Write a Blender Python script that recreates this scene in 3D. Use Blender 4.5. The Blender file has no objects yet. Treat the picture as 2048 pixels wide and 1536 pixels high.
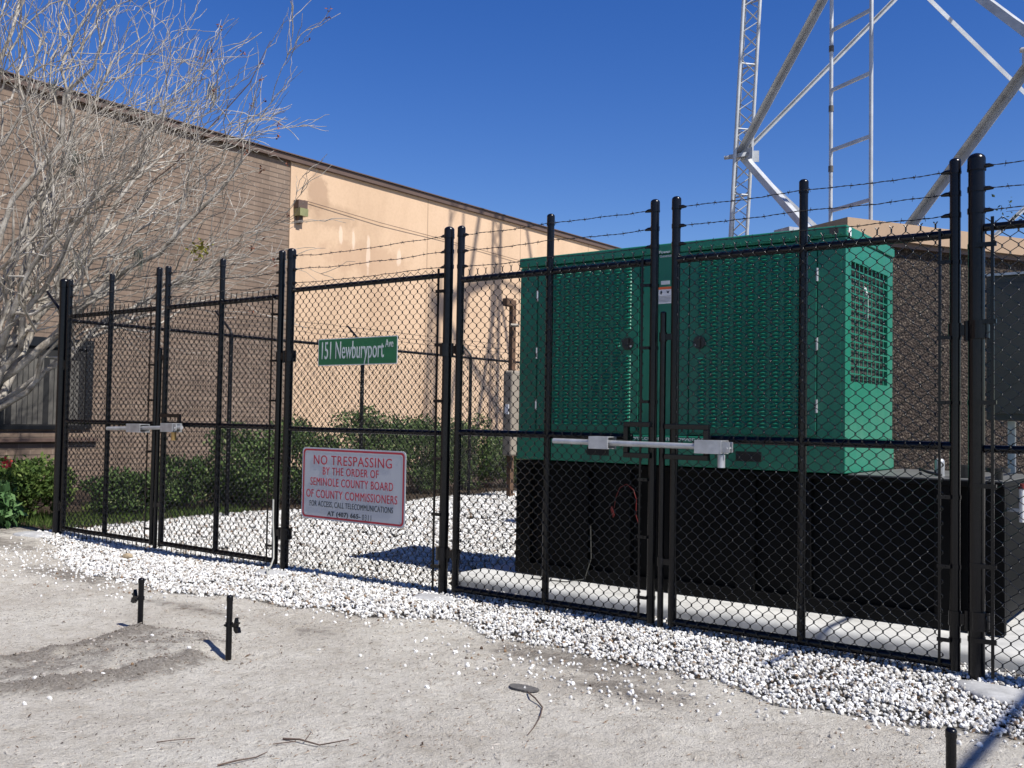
import bpy, math, random
import numpy as np
from mathutils import Vector, Matrix
from math import sin, cos, pi, radians, sqrt

random.seed(7)
RNG = np.random.default_rng(11)
SC = bpy.context.scene
COL = SC.collection

# ------------------------------------------------------------------ helpers
def tag(o, label=None, cat=None, group=None, kind=None):
    if label: o['label'] = label
    if cat: o['category'] = cat
    if group: o['group'] = group
    if kind: o['kind'] = kind
    return o

ORG = {}
def thing(name, label, cat, loc=(0, 0, 0), group=None):
    o = bpy.data.objects.new(name, None)
    o.empty_display_size = .2
    o.location = loc
    COL.objects.link(o)
    ORG[o.name] = np.array(loc, float)
    return tag(o, label, cat, group)

class MB:
    """collects geometry in world coordinates; build() links it as one mesh object"""
    def __init__(s):
        s.V = []; s.F = []; s.n = 0
    def add(s, verts, faces, smooth=False):
        verts = np.asarray(verts, float).reshape(-1, 3)
        s.V.append(verts)
        s.F.append((np.asarray(faces, np.int64) + s.n, smooth))
        s.n += len(verts)
        return s
    def box(s, x0, x1, y0, y1, z0, z1):
        v = [(x, y, z) for z in (z0, z1) for y in (y0, y1) for x in (x0, x1)]
        return s.add(v, [(0, 2, 3, 1), (4, 5, 7, 6), (0, 1, 5, 4), (2, 6, 7, 3), (0, 4, 6, 2), (1, 3, 7, 5)])
    def obox(s, c, ax, ay, az):
        """oriented box: centre and three half-axis vectors"""
        c, ax, ay, az = map(lambda a: np.asarray(a, float), (c, ax, ay, az))
        v = [c + i * ax + j * ay + k * az for k in (-1, 1) for j in (-1, 1) for i in (-1, 1)]
        return s.add(v, [(0, 2, 3, 1), (4, 5, 7, 6), (0, 1, 5, 4), (2, 6, 7, 3), (0, 4, 6, 2), (1, 3, 7, 5)])
    def quad(s, a, b, c, d):
        return s.add([a, b, c, d], [(0, 1, 2, 3)])
    def tube(s, pts, r, sides=8, caps=True, smooth=True):
        P = np.asarray(pts, float); n = len(P)
        r = np.broadcast_to(np.asarray(r, float), (n,))
        T = np.gradient(P, axis=0)
        T /= np.maximum(np.linalg.norm(T, axis=1, keepdims=True), 1e-9)
        t0 = T[0]
        a = np.array([0, 0, 1.]) if abs(t0[2]) < .9 else np.array([1., 0, 0])
        N = np.empty_like(P)
        u = np.cross(t0, a); u /= np.linalg.norm(u); N[0] = u
        for i in range(1, n):
            u = N[i-1] - T[i] * np.dot(N[i-1], T[i])
            N[i] = u / max(np.linalg.norm(u), 1e-9)
        B = np.cross(T, N)
        ang = np.arange(sides) * 2 * pi / sides
        R = P[:, None, :] + r[:, None, None] * (np.cos(ang)[None, :, None] * N[:, None, :] + np.sin(ang)[None, :, None] * B[:, None, :])
        i = np.arange(n-1)[:, None] * sides; j = np.arange(sides)[None, :]; k = (j + 1) % sides
        F = np.stack([i + j, i + k, i + sides + k, i + sides + j], -1).reshape(-1, 4)
        s.add(R.reshape(-1, 3), F, smooth)
        if caps:
            s.ngon(R[0][::-1]); s.ngon(R[-1])
        return s
    def ngon(s, ring):
        ring = np.asarray(ring, float); m = len(ring); c = ring.mean(0)
        v = np.vstack([ring, c]); f = [(i, (i+1) % m, m) for i in range(m)]
        return s.add(v, f)
    def cyl(s, a, b, r, sides=12, caps=True):
        return s.tube([a, b], r, sides, caps)
    def vcyl(s, x, y, z0, z1, r, sides=14):
        return s.tube([(x, y, z0), (x, y, z1)], r, sides)
    def dome(s, x, y, z, r, h, sides=14):
        rings = []
        for k in range(5):
            a = k / 5 * pi / 2
            rings.append([(x + r*cos(a)*cos(t), y + r*cos(a)*sin(t), z + h*sin(a)) for t in np.arange(sides)*2*pi/sides])
        V = np.array(rings).reshape(-1, 3); V = np.vstack([V, (x, y, z + h)])
        F = []
        for k in range(4):
            for j in range(sides):
                F.append((k*sides + j, k*sides + (j+1) % sides, (k+1)*sides + (j+1) % sides, (k+1)*sides + j))
        s.add(V, F, True)
        s.add(V[-sides-1:], [(j, (j+1) % sides, sides) for j in range(sides)], True)
        return s
    def prism(s, ring, axis_vec):
        """closed flat ring extruded by axis_vec"""
        ring = np.asarray(ring, float); m = len(ring); top = ring + np.asarray(axis_vec, float)
        s.ngon(ring[::-1]); s.ngon(top)
        V = np.vstack([ring, top])
        return s.add(V, [(i, (i+1) % m, m + (i+1) % m, m + i) for i in range(m)])
    def build(s, name, mat, parent=None, bevel=0, attr=None):
        V = np.vstack(s.V)
        me = bpy.data.meshes.new(name)
        o = bpy.data.objects.new(name, me)
        COL.objects.link(o)
        org = np.zeros(3)
        if parent is not None:
            org = ORG[parent.name]; o.parent = parent
        ORG[o.name] = org
        V = V - org
        me.vertices.add(len(V)); me.vertices.foreach_set('co', V.ravel())
        tot = []; idx = []; sm = []
        for F, smo in s.F:
            tot.append(np.full(len(F), F.shape[1])); idx.append(F.ravel()); sm.append(np.full(len(F), smo))
        tot = np.concatenate(tot); idx = np.concatenate(idx); sm = np.concatenate(sm)
        me.loops.add(len(idx)); me.loops.foreach_set('vertex_index', idx)
        me.polygons.add(len(tot))
        me.polygons.foreach_set('loop_start', np.concatenate([[0], np.cumsum(tot)[:-1]]))
        me.polygons.foreach_set('use_smooth', sm.astype(bool))
        me.update(calc_edges=True); me.validate()
        if attr:
            for k, a in attr.items():
                at = me.attributes.new(k, 'FLOAT', 'POINT'); at.data.foreach_set('value', np.asarray(a, float))
        if mat: me.materials.append(mat)
        if bevel:
            b = o.modifiers.new('bevel', 'BEVEL'); b.width = bevel; b.segments = 2; b.limit_method = 'ANGLE'
        return o

# ------------------------------------------------------------------ materials
def newmat(name):
    m = bpy.data.materials.new(name); m.use_nodes = True
    nt = m.node_tree; b = nt.nodes['Principled BSDF']
    return m, nt, b
def N(nt, t, **kw):
    n = nt.nodes.new(t)
    for k, v in kw.items():
        if k in n.inputs: n.inputs[k].default_value = v
        else: setattr(n, k, v)
    return n
def L(nt, a, b): nt.links.new(a, b)
def ramp(nt, fac, stops):
    r = nt.nodes.new('ShaderNodeValToRGB'); e = r.color_ramp.elements
    while len(e) < len(stops): e.new(.5)
    for i, (p, c) in enumerate(stops):
        e[i].position = p; e[i].color = (*c, 1) if len(c) == 3 else c
    L(nt, fac, r.inputs[0]); return r.outputs[0]
def mix(nt, fac, a, b, mode='MIX'):
    m = nt.nodes.new('ShaderNodeMix'); m.data_type = 'RGBA'; m.blend_type = mode
    for s, v in ((m.inputs[0], fac), (m.inputs[6], a), (m.inputs[7], b)):
        if hasattr(v, 'is_linked') or hasattr(v, 'links'): L(nt, v, s)
        elif isinstance(v, (int, float)): s.default_value = v
        else: s.default_value = (*v, 1)
    return m.outputs[2]
def math_(nt, op, a, b=None, clamp=False):
    m = nt.nodes.new('ShaderNodeMath'); m.operation = op; m.use_clamp = clamp
    for s, v in ((m.inputs[0], a), (m.inputs[1], b)):
        if v is None: continue
        if isinstance(v, (int, float)): s.default_value = v
        else: L(nt, v, s)
    return m.outputs[0]
def worldpos(nt):
    return nt.nodes.new('ShaderNodeNewGeometry').outputs['Position']
def noise(nt, vec, scale, detail=4, rough=.6):
    n = N(nt, 'ShaderNodeTexNoise', Scale=scale, Detail=detail, Roughness=rough); L(nt, vec, n.inputs['Vector']); return n.outputs['Fac']
def bump(nt, b, h, strength=.3, dist=.01):
    n = N(nt, 'ShaderNodeBump', Strength=strength, Distance=dist); L(nt, h, n.inputs['Height']); L(nt, n.outputs[0], b.inputs['Normal'])
def mat(name, col, rough=.5, metal=0, var=.25, scale=6, bmp=0, bscale=60, spec=None, coat=0):
    m, nt, b = newmat(name)
    tc = nt.nodes.new('ShaderNodeTexCoord').outputs['Object']
    f = noise(nt, tc, scale, 5, .65)
    lo = tuple(c*(1-var) for c in col); hi = tuple(min(1, c*(1+var)) for c in col)
    c = ramp(nt, f, [(.3, lo), (.7, hi)])
    L(nt, c, b.inputs['Base Color'])
    b.inputs['Roughness'].default_value = rough; b.inputs['Metallic'].default_value = metal
    if spec is not None: b.inputs['Specular IOR Level'].default_value = spec
    if coat: b.inputs['Coat Weight'].default_value = coat
    if bmp: bump(nt, b, noise(nt, tc, bscale, 3, .6), bmp, .004)
    return m

M = {}
M['black'] = mat('black_vinyl', (.0035, .0035, .005), .25, var=.4, scale=3, bmp=.12, bscale=40, spec=.3)
M['black_wire'] = mat('black_vinyl_wire', (.002, .002, .0025), .24, var=.3, spec=.55)
M['barb'] = mat('dark_barbed_wire', (.03, .03, .032), .45, metal=.4, var=.3)
M['galv'] = mat('galvanised_steel', (.42, .43, .44), .45, metal=.55, var=.25, scale=9)
M['tower'] = mat('tower_steel', (.42, .435, .445), .5, metal=.35, var=.22, scale=2.5)
M['tank'] = mat('black_tank_paint', (.0035, .0035, .0035), .55, var=.5, scale=2, spec=.10)
M['tank_top'] = mat('tank_deck_grey', (.10, .10, .095), .5, var=.3, scale=4)  # lighter grey than the tank sides, for the top only
M['green'] = mat('green_paint', (.010, .185, .108), .36, var=.08, scale=3, spec=.35)
def mat_green():
    m, nt, b = newmat('green_paint_weathered')
    p = worldpos(nt)
    mp = N(nt, 'ShaderNodeMapping'); mp.inputs['Scale'].default_value = (7, 7, .7); L(nt, p, mp.inputs[0])
    col = ramp(nt, noise(nt, p, 1.6, 4), [(.3, (.007, .135, .083)), (.7, (.010, .170, .105))])
    col = mix(nt, .28, col, ramp(nt, noise(nt, mp.outputs[0], 1.5, 5, .7), [(.45, (.012, .16, .095)), (.75, (.07, .20, .14))]))
    L(nt, col, b.inputs['Base Color'])
    L(nt, ramp(nt, noise(nt, p, 5, 4), [(.3, (.30, .30, .30)), (.7, (.48, .48, .48))]), b.inputs['Roughness'])
    b.inputs['Specular IOR Level'].default_value = .35
    bump(nt, b, noise(nt, p, 3.5, 2), .25, .004)
    return m
M['green'] = mat_green()
M['green_trim'] = mat('green_trim_paint', (.02, .18, .10), .4, var=.08, scale=3)
M['dark'] = mat('dark_cavity', (.006, .006, .006), .8, var=.2)
M['rubber'] = mat('black_plastic', (.008, .008, .009), .3, var=.2)
M['white'] = mat('white_paint', (.75, .75, .74), .5, var=.05)
M['sign_white'] = mat('sign_face_white', (.46, .48, .50), .4, var=.04, scale=3)
M['sign_red'] = mat('sign_red', (.42, .02, .04), .5, var=.1)
M['sign_black'] = mat('sign_dark_ink', (.02, .03, .04), .5, var=.1)
M['sign_green'] = mat('sign_green', (.005, .13, .05), .35, var=.12, scale=6)
M['sign_text'] = mat('sign_lettering_white', (.52, .56, .56), .4, var=.05)
M['orange'] = mat('label_orange', (.7, .12, .03), .5, var=.1)
M['redwire'] = mat('red_wire', (.16, .012, .01), .5, var=.1)
M['concrete'] = mat('concrete', (.48, .475, .45), .85, var=.24, scale=4, bmp=.35, bscale=120)
M['footing'] = mat('rough_footing_concrete', (.36, .36, .355), .9, var=.25, scale=12, bmp=.6, bscale=60)
M['cable'] = mat('pale_cable', (.33, .33, .30), .6, var=.1)
M['brass'] = mat('brass', (.35, .22, .08), .4, metal=.8, var=.2)
M['rock'] = mat('tan_rock', (.32, .25, .16), .9, var=.3, scale=30, bmp=.6, bscale=90)
M['cabinet'] = mat('grey_cabinet_paint', (.050, .050, .043), .75, var=.12, scale=3)
M['beige'] = mat('beige_cabinet_paint', (.26, .225, .175), .5, var=.12, scale=3)
M['wood'] = mat('brown_post_wood', (.10, .055, .03), .8, var=.35, scale=14, bmp=.3)
M['trim'] = mat('brown_roof_trim', (.095, .06, .045), .6, var=.15, scale=1.5)
M['tan_trim'] = mat('tan_fascia', (.34, .235, .15), .7, var=.10, scale=2)
M['lid'] = mat('dark_grey', (.09, .085, .08), .9, var=.3, scale=40, bmp=.4)
M['soil_edge'] = mat('twig_brown', (.09, .06, .045), .85, var=.4, scale=30)

def mat_brick():
    m, nt, b = newmat('brown_block_brick')
    p = worldpos(nt); s = nt.nodes.new('ShaderNodeSeparateXYZ'); L(nt, p, s.inputs[0])
    c = nt.nodes.new('ShaderNodeCombineXYZ'); L(nt, s.outputs[1], c.inputs[0]); L(nt, s.outputs[2], c.inputs[1])
    br = N(nt, 'ShaderNodeTexBrick', Scale=1.0)
    br.inputs['Brick Width'].default_value = .40; br.inputs['Row Height'].default_value = .1016
    br.inputs['Mortar Size'].default_value = .007; br.inputs['Mortar Smooth'].default_value = .2; br.inputs['Bias'].default_value = 0
    br.inputs['Color1'].default_value = (.255, .188, .137, 1); br.inputs['Color2'].default_value = (.205, .150, .111, 1)
    br.inputs['Mortar'].default_value = (.33, .26, .20, 1)
    L(nt, c.outputs[0], br.inputs['Vector'])
    # shade in the raked bed joints is painted as dark lines
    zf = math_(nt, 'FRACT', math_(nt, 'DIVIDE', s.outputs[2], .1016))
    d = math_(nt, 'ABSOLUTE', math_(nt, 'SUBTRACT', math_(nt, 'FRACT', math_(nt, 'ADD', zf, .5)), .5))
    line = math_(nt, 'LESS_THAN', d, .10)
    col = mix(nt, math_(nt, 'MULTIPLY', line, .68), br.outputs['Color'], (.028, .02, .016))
    n = noise(nt, p, .9, 5, .6)
    col = mix(nt, .55, col, ramp(nt, n, [(.25, (.55, .5, .48)), (.7, (1, 1, 1))]), 'MULTIPLY')
    col = mix(nt, .5, col, ramp(nt, noise(nt, p, 14, 4), [(.3, (.75, .72, .7)), (.7, (1.0, 1.0, 1.0))]), 'MULTIPLY')
    mp = N(nt, 'ShaderNodeMapping'); mp.inputs['Scale'].default_value = (1, 2.2, .28); L(nt, p, mp.inputs[0])
    col = mix(nt, .45, col, ramp(nt, noise(nt, mp.outputs[0], 1.3, 5, .65), [(.35, (.58, .55, .53)), (.6, (1.05, 1.05, 1.05))]), 'MULTIPLY')
    L(nt, col, b.inputs['Base Color']); b.inputs['Roughness'].default_value = .9
    h = math_(nt, 'SUBTRACT', math_(nt, 'MULTIPLY', noise(nt, p, 50, 3), .4), math_(nt, 'ADD', br.outputs['Fac'], line))
    bump(nt, b, h, .5, .006)
    return m
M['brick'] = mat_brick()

def mat_stucco():
    m, nt, b = newmat('peach_stucco')
    p = worldpos(nt)
    mp = N(nt, 'ShaderNodeMapping'); mp.inputs['Scale'].default_value = (1, 1, .35); L(nt, p, mp.inputs[0])
    col = ramp(nt, noise(nt, mp.outputs[0], .8, 6, .6), [(.25, (.46, .315, .20)), (.5, (.55, .385, .25)), (.75, (.61, .435, .29))])
    col = mix(nt, .35, col, ramp(nt, noise(nt, p, 18, 4), [(.3, (.82, .8, .78)), (.6, (1, 1, 1))]), 'MULTIPLY')
    s = nt.nodes.new('ShaderNodeSeparateXYZ'); L(nt, p, s.inputs[0])
    nz = noise(nt, p, 3.2, 5, .7)
    def stain(y, z, a, h, c, k):
        nonlocal col
        u = math_(nt, 'DIVIDE', math_(nt, 'SUBTRACT', s.outputs[1], y), a)
        v = math_(nt, 'DIVIDE', math_(nt, 'SUBTRACT', s.outputs[2], z), h)
        r = math_(nt, 'SQRT', math_(nt, 'ADD', math_(nt, 'MULTIPLY', u, u), math_(nt, 'MULTIPLY', v, v)))
        r = math_(nt, 'ADD', r, math_(nt, 'MULTIPLY', math_(nt, 'SUBTRACT', nz, .5), 1.6))
        f = math_(nt, 'MULTIPLY', math_(nt, 'SUBTRACT', 1.0, r), 3.0, True)
        col = mix(nt, math_(nt, 'MULTIPLY', f, k), col, c)
    stain(14.95, 6.4, .38, .55, (.30, .19, .12), .6)      # damp patch under the roof edge
    stain(15.3, 5.95, .9, .35, (.36, .24, .15), .5)
    stain(16.6, 5.1, 1.6, .45, (.42, .27, .17), .5)
    for y, z, a, h in ((15.66, 5.57, .07, .24), (16.06, 5.5, .07, .26), (16.55, 5.25, .07, .55), (17.6, 5.3, .09, .25)):
        stain(y, z, a, h, (.70, .55, .42), .6)               # pale run marks
    # joints between stucco bays
    for y in (18.63, 22.6, 26.2):
        f = math_(nt, 'LESS_THAN', math_(nt, 'ABSOLUTE', math_(nt, 'SUBTRACT', s.outputs[1], y)), .016)
        col = mix(nt, math_(nt, 'MULTIPLY', f, .6), col, (.22, .14, .09))
    L(nt, col, b.inputs['Base Color']); b.inputs['Roughness'].default_value = .9
    bump(nt, b, noise(nt, p, 70, 4), .35, .006)
    return m
M['stucco'] = mat_stucco()

def mat_aggregate():
    m, nt, b = newmat('exposed_pebble_wall')
    p = worldpos(nt)
    v = N(nt, 'ShaderNodeTexVoronoi', Scale=48); L(nt, p, v.inputs['Vector'])
    sp = nt.nodes.new('ShaderNodeSeparateColor'); L(nt, v.outputs['Color'], sp.inputs[0])
    col = ramp(nt, sp.outputs[0], [(0, (.022, .016, .012)), (.5, (.045, .033, .025)), (.85, (.065, .048, .036)), (.98, (.13, .105, .08))])
    col = mix(nt, ramp(nt, v.outputs['Distance'], [(.45, (0, 0, 0)), (.75, (1, 1, 1))]), col, (.014, .010, .009))
    L(nt, col, b.inputs['Base Color']); b.inputs['Roughness'].default_value = .75; b.inputs['Specular IOR Level'].default_value = .2
    h = math_(nt, 'SUBTRACT', 1.0, v.outputs['Distance'])
    bump(nt, b, h, 1.0, .012)
    return m
M['aggregate'] = mat_aggregate()

def attr(nt, n):
    a = nt.nodes.new('ShaderNodeAttribute'); a.attribute_name = n; return a.outputs['Fac']
def mat_ground():
    m, nt, b = newmat('grey_sand')
    p = worldpos(nt)
    fine = noise(nt, p, 70, 6, .75); mid = noise(nt, p, 9, 6, .65); big = noise(nt, p, 1.3, 4, .55)
    sand = ramp(nt, mid, [(.25, (.51, .465, .39)), (.5, (.635, .60, .53)), (.75, (.73, .69, .615))])
    sand = mix(nt, .75, sand, ramp(nt, big, [(.3, (.74, .71, .68)), (.65, (1.05, 1.05, 1.04))]), 'MULTIPLY')
    sand = mix(nt, .55, sand, ramp(nt, fine, [(.30, (.45, .43, .40)), (.44, (1, 1, 1)), (.72, (1.15, 1.15, 1.15))]), 'MULTIPLY')
    grass_bits = ramp(nt, noise(nt, p, 160, 3, .8), [(.33, (.45, .42, .38)), (.42, (1, 1, 1))])
    sand = mix(nt, .6, sand, grass_bits, 'MULTIPLY')
    dirt = ramp(nt, fine, [(.3, (.07, .058, .046)), (.5, (.17, .145, .12)), (.7, (.29, .265, .24))])
    d = math_(nt, 'MULTIPLY', math_(nt, 'SUBTRACT', math_(nt, 'ADD', attr(nt, 'dirt'), math_(nt, 'MULTIPLY', math_(nt, 'SUBTRACT', mid, .5), 1.6)), .32), 2.6, True)
    col = mix(nt, math_(nt, 'MULTIPLY', d, .78), sand, dirt)
    v = N(nt, 'ShaderNodeTexVoronoi', Scale=42); L(nt, p, v.inputs['Vector'])
    grav = ramp(nt, v.outputs['Distance'], [(0, (.22, .21, .19)), (.3, (.10, .095, .085)), (.5, (.03, .026, .022))])
    col = mix(nt, attr(nt, 'gravel'), col, grav)
    mulch = ramp(nt, noise(nt, p, 30, 5, .8), [(.3, (.025, .018, .012)), (.55, (.085, .06, .04)), (.75, (.18, .14, .10))])
    col = mix(nt, attr(nt, 'mulch'), col, mulch)
    L(nt, col, b.inputs['Base Color']); b.inputs['Roughness'].default_value = .95; b.inputs['Specular IOR Level'].default_value = .15
    h = math_(nt, 'ADD', math_(nt, 'MULTIPLY', noise(nt, p, 22, 6, .75), 1.0), math_(nt, 'MULTIPLY', noise(nt, p, 110, 3, .7), .35))
    bump(nt, b, h, 1.0, .045)
    return m
M['ground'] = mat_ground()

def mat_stone():
    m, nt, b = newmat('white_marble_chips')
    a = attr(nt, 'tone')
    col = ramp(nt, a, [(0, (.06, .035, .02)), (.02, (.22, .14, .08)), (.05, (.30, .27, .23)), (.4, (.50, .49, .46)), (1, (.78, .77, .74))])
    L(nt, col, b.inputs['Base Color']); b.inputs['Roughness'].default_value = .8
    return m
M['stone'] = mat_stone()
def mat_tone(name, stops, rough=.7, trans=0):
    m, nt, b = newmat(name)
    L(nt, ramp(nt, attr(nt, 'tone'), stops), b.inputs['Base Color']); b.inputs['Roughness'].default_value = rough
    b.inputs['Specular IOR Level'].default_value = .25
    if trans:
        t = nt.nodes.new('ShaderNodeBsdfTranslucent'); L(nt, ramp(nt, attr(nt, 'tone'), stops), t.inputs[0])
        x = nt.nodes.new('ShaderNodeMixShader'); x.inputs[0].default_value = trans
        L(nt, b.outputs[0], x.inputs[1]); L(nt, t.outputs[0], x.inputs[2]); L(nt, x.outputs[0], nt.nodes['Material Output'].inputs[0])
    return m
M['hedge'] = mat_tone('hedge_leaves', [(0, (.02, .045, .014)), (.4, (.07, .125, .035)), (.8, (.15, .22, .07)), (1, (.30, .34, .15))], trans=.25)
M['lime'] = mat_tone('bright_leaves', [(0, (.03, .06, .015)), (.5, (.09, .15, .03)), (1, (.2, .26, .07))], trans=.3)
M['herb'] = mat_tone('broad_herb_leaves', [(0, (.025, .06, .02)), (.5, (.07, .15, .05)), (1, (.16, .27, .10))], trans=.3)
M['clod'] = mat_tone('soil_crumbs', [(0, (.08, .065, .05)), (.6, (.22, .19, .16)), (1, (.40, .37, .34))], .95)
M['oak'] = mat_tone('dark_oak_leaves', [(0, (.01, .02, .01)), (1, (.06, .09, .04))], trans=.2)
M['litter'] = mat_tone('dry_litter', [(0, (.03, .02, .015)), (.5, (.13, .085, .05)), (.8, (.26, .19, .13)), (1, (.5, .47, .42))], .9)
M['pod'] = mat_tone('dry_seed_heads', [(0, (.05, .02, .015)), (1, (.26, .10, .06))], .9)
M['moss'] = mat_tone('grey_moss', [(0, (.08, .085, .07)), (1, (.20, .21, .18))], .95, trans=.2)
M['leafy'] = mat_tone('yellow_green_leaves', [(0, (.16, .14, .02)), (1, (.32, .30, .05))], .6, trans=.4)
M['flower'] = mat_tone('red_petals', [(0, (.5, .03, .04)), (1, (.8, .12, .10))], .6)
def mat_bark():
    m, nt, b = newmat('pale_bark')
    tc = nt.nodes.new('ShaderNodeTexCoord').outputs['Object']
    col = ramp(nt, noise(nt, tc, 4, 6, .8), [(.32, (.085, .07, .052)), (.46, (.26, .23, .19)), (.62, (.46, .425, .37))])
    L(nt, col, b.inputs['Base Color']); b.inputs['Roughness'].default_value = .85
    bump(nt, b, noise(nt, tc, 40, 4), .4, .01)
    return m
M['bark'] = mat_bark()

# ------------------------------------------------------------------ text
def letters(s, x0, x1, z0, z1, y, m, parent, name='lettering', bold=0.0, space=1.0):
    cu = bpy.data.curves.new('t', 'FONT'); cu.body = s; cu.size = 1; cu.offset = bold; cu.extrude = .01; cu.space_character = space
    cu.resolution_u = 4
    to = bpy.data.objects.new('t', cu); COL.objects.link(to)
    dg = bpy.context.evaluated_depsgraph_get(); dg.update()
    me = bpy.data.meshes.new_from_object(to.evaluated_get(dg))
    bpy.data.objects.remove(to)
    n = len(me.vertices); v = np.empty(n*3); me.vertices.foreach_get('co', v); v = v.reshape(-1, 3)
    mn = v.min(0); mx = v.max(0)
    o = np.empty_like(v)
    o[:, 0] = x0 + (v[:, 0]-mn[0]) / (mx[0]-mn[0]) * (x1-x0)
    o[:, 2] = z0 + (v[:, 1]-mn[1]) / (mx[1]-mn[1]) * (z1-z0)
    o[:, 1] = y - (v[:, 2]-mn[2]) / (mx[2]-mn[2]) * .0015
    org = ORG[parent.name]; o = o - org
    me.vertices.foreach_set('co', o.ravel()); me.update()
    me.materials.clear(); me.materials.append(m)
    ob = bpy.data.objects.new(name, me); COL.objects.link(ob); ob.parent = parent; ORG[ob.name] = org
    return ob

def rrect(x0, x1, z0, z1, r, y, k=5):
    pts = []
    for cx, cz, a0 in ((x1-r, z1-r, 0), (x0+r, z1-r, 90), (x0+r, z0+r, 180), (x1-r, z0+r, 270)):
        for i in range(k+1):
            a = radians(a0 + 90*i/k); pts.append((cx + r*cos(a), y, cz + r*sin(a)))
    return np.array(pts)

# ------------------------------------------------------------------ ground
def vnoise(x, y, s, seed=0):
    """smooth value noise, vectorised"""
    x = np.asarray(x)*s; y = np.asarray(y)*s
    xi = np.floor(x).astype(np.int64); yi = np.floor(y).astype(np.int64); xf = x-xi; yf = y-yi
    def h(a, b):
        n = (a*374761393 + b*668265263 + seed*1442695041) & 0xffffffff
        n = ((n ^ (n >> 13)) * 1274126177) & 0xffffffff
        return ((n ^ (n >> 16)) & 0xffff) / 65535.0
    u = xf*xf*(3-2*xf); v = yf*yf*(3-2*yf)
    return (h(xi, yi)*(1-u) + h(xi+1, yi)*u)*(1-v) + (h(xi, yi+1)*(1-u) + h(xi+1, yi+1)*u)*v
def seg_dist(x, y, pts):
    d = np.full(np.shape(x), 1e9)
    for (ax, ay), (bx, by) in zip(pts[:-1], pts[1:]):
        dx, dy = bx-ax, by-ay
        t = np.clip(((x-ax)*dx + (y-ay)*dy) / (dx*dx+dy*dy), 0, 1)
        d = np.minimum(d, np.hypot(x-ax-t*dx, y-ay-t*dy))
    return d
RIDGES = [([(-5.3, 2.5), (-5.15, 3.0), (-5.15, 3.4)], .24, .62), ([(-5.45, 2.3), (-5.43, 2.9), (-5.48, 3.25), (-5.58, 3.55)], .10, .9), ([(-5.05, 2.2), (-4.84, 2.6), (-4.73, 2.95), (-4.75, 3.35)], .10, .9),
          ([(-5.5, 3.55), (-5.2, 3.72), (-4.95, 3.66)], .09, .6), ([(-5.1, 3.1), (-5.0, 3.5)], .14, .5)]
GX = [-11.3, -10.9, -10.1, -9.3, -8.5, -7.8, -7.07, -6.5, -6.0, -5.37, -4.66, -4.33, -3.8, -3.22, -2.6, -2.1, -1.78, -1.43, -1.2, -.8, 0, 1.5]
GY = [5.75, 5.62, 5.34, 5.0, 4.70, 4.55, 4.46, 4.52, 4.64, 4.70, 4.93, 5.06, 4.95, 4.93, 4.86, 4.82, 4.70, 4.73, 4.72, 4.80, 4.85, 4.9]
def gravel_edge(x):
    return np.interp(x, GX, GY) + (vnoise(x, x*0, 2.1, 5)-.5)*.16 + (vnoise(x, x*0, 7, 6)-.5)*.10
def height(x, y):
    h = (vnoise(x, y, .5, 1)-.5)*.05 + (vnoise(x, y, 2.3, 2)-.5)*.022 + (vnoise(x, y, 7, 3)-.5)*.016 + (vnoise(x, y, 19, 4)-.5)*.005
    h = h * np.clip((np.abs(y-5.83))/.8, .25, 1)
    for pts, w, a in RIDGES:
        d = seg_dist(x, y, pts)
        h = h + .045*a*np.exp(-(d/w)**2) * (.5 + vnoise(x, y, 13, 8))
    h = h - .055*np.exp(-(((x+8.9)/1.4)**2 + ((y-5.7)/.7)**2))
    h = h - .035*np.exp(-(((x+4.72)/.12)**2 + ((y-3.56)/.10)**2)) - .03*np.exp(-(((x+4.50)/.12)**2 + ((y-3.66)/.05)**2))
    return h
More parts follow.
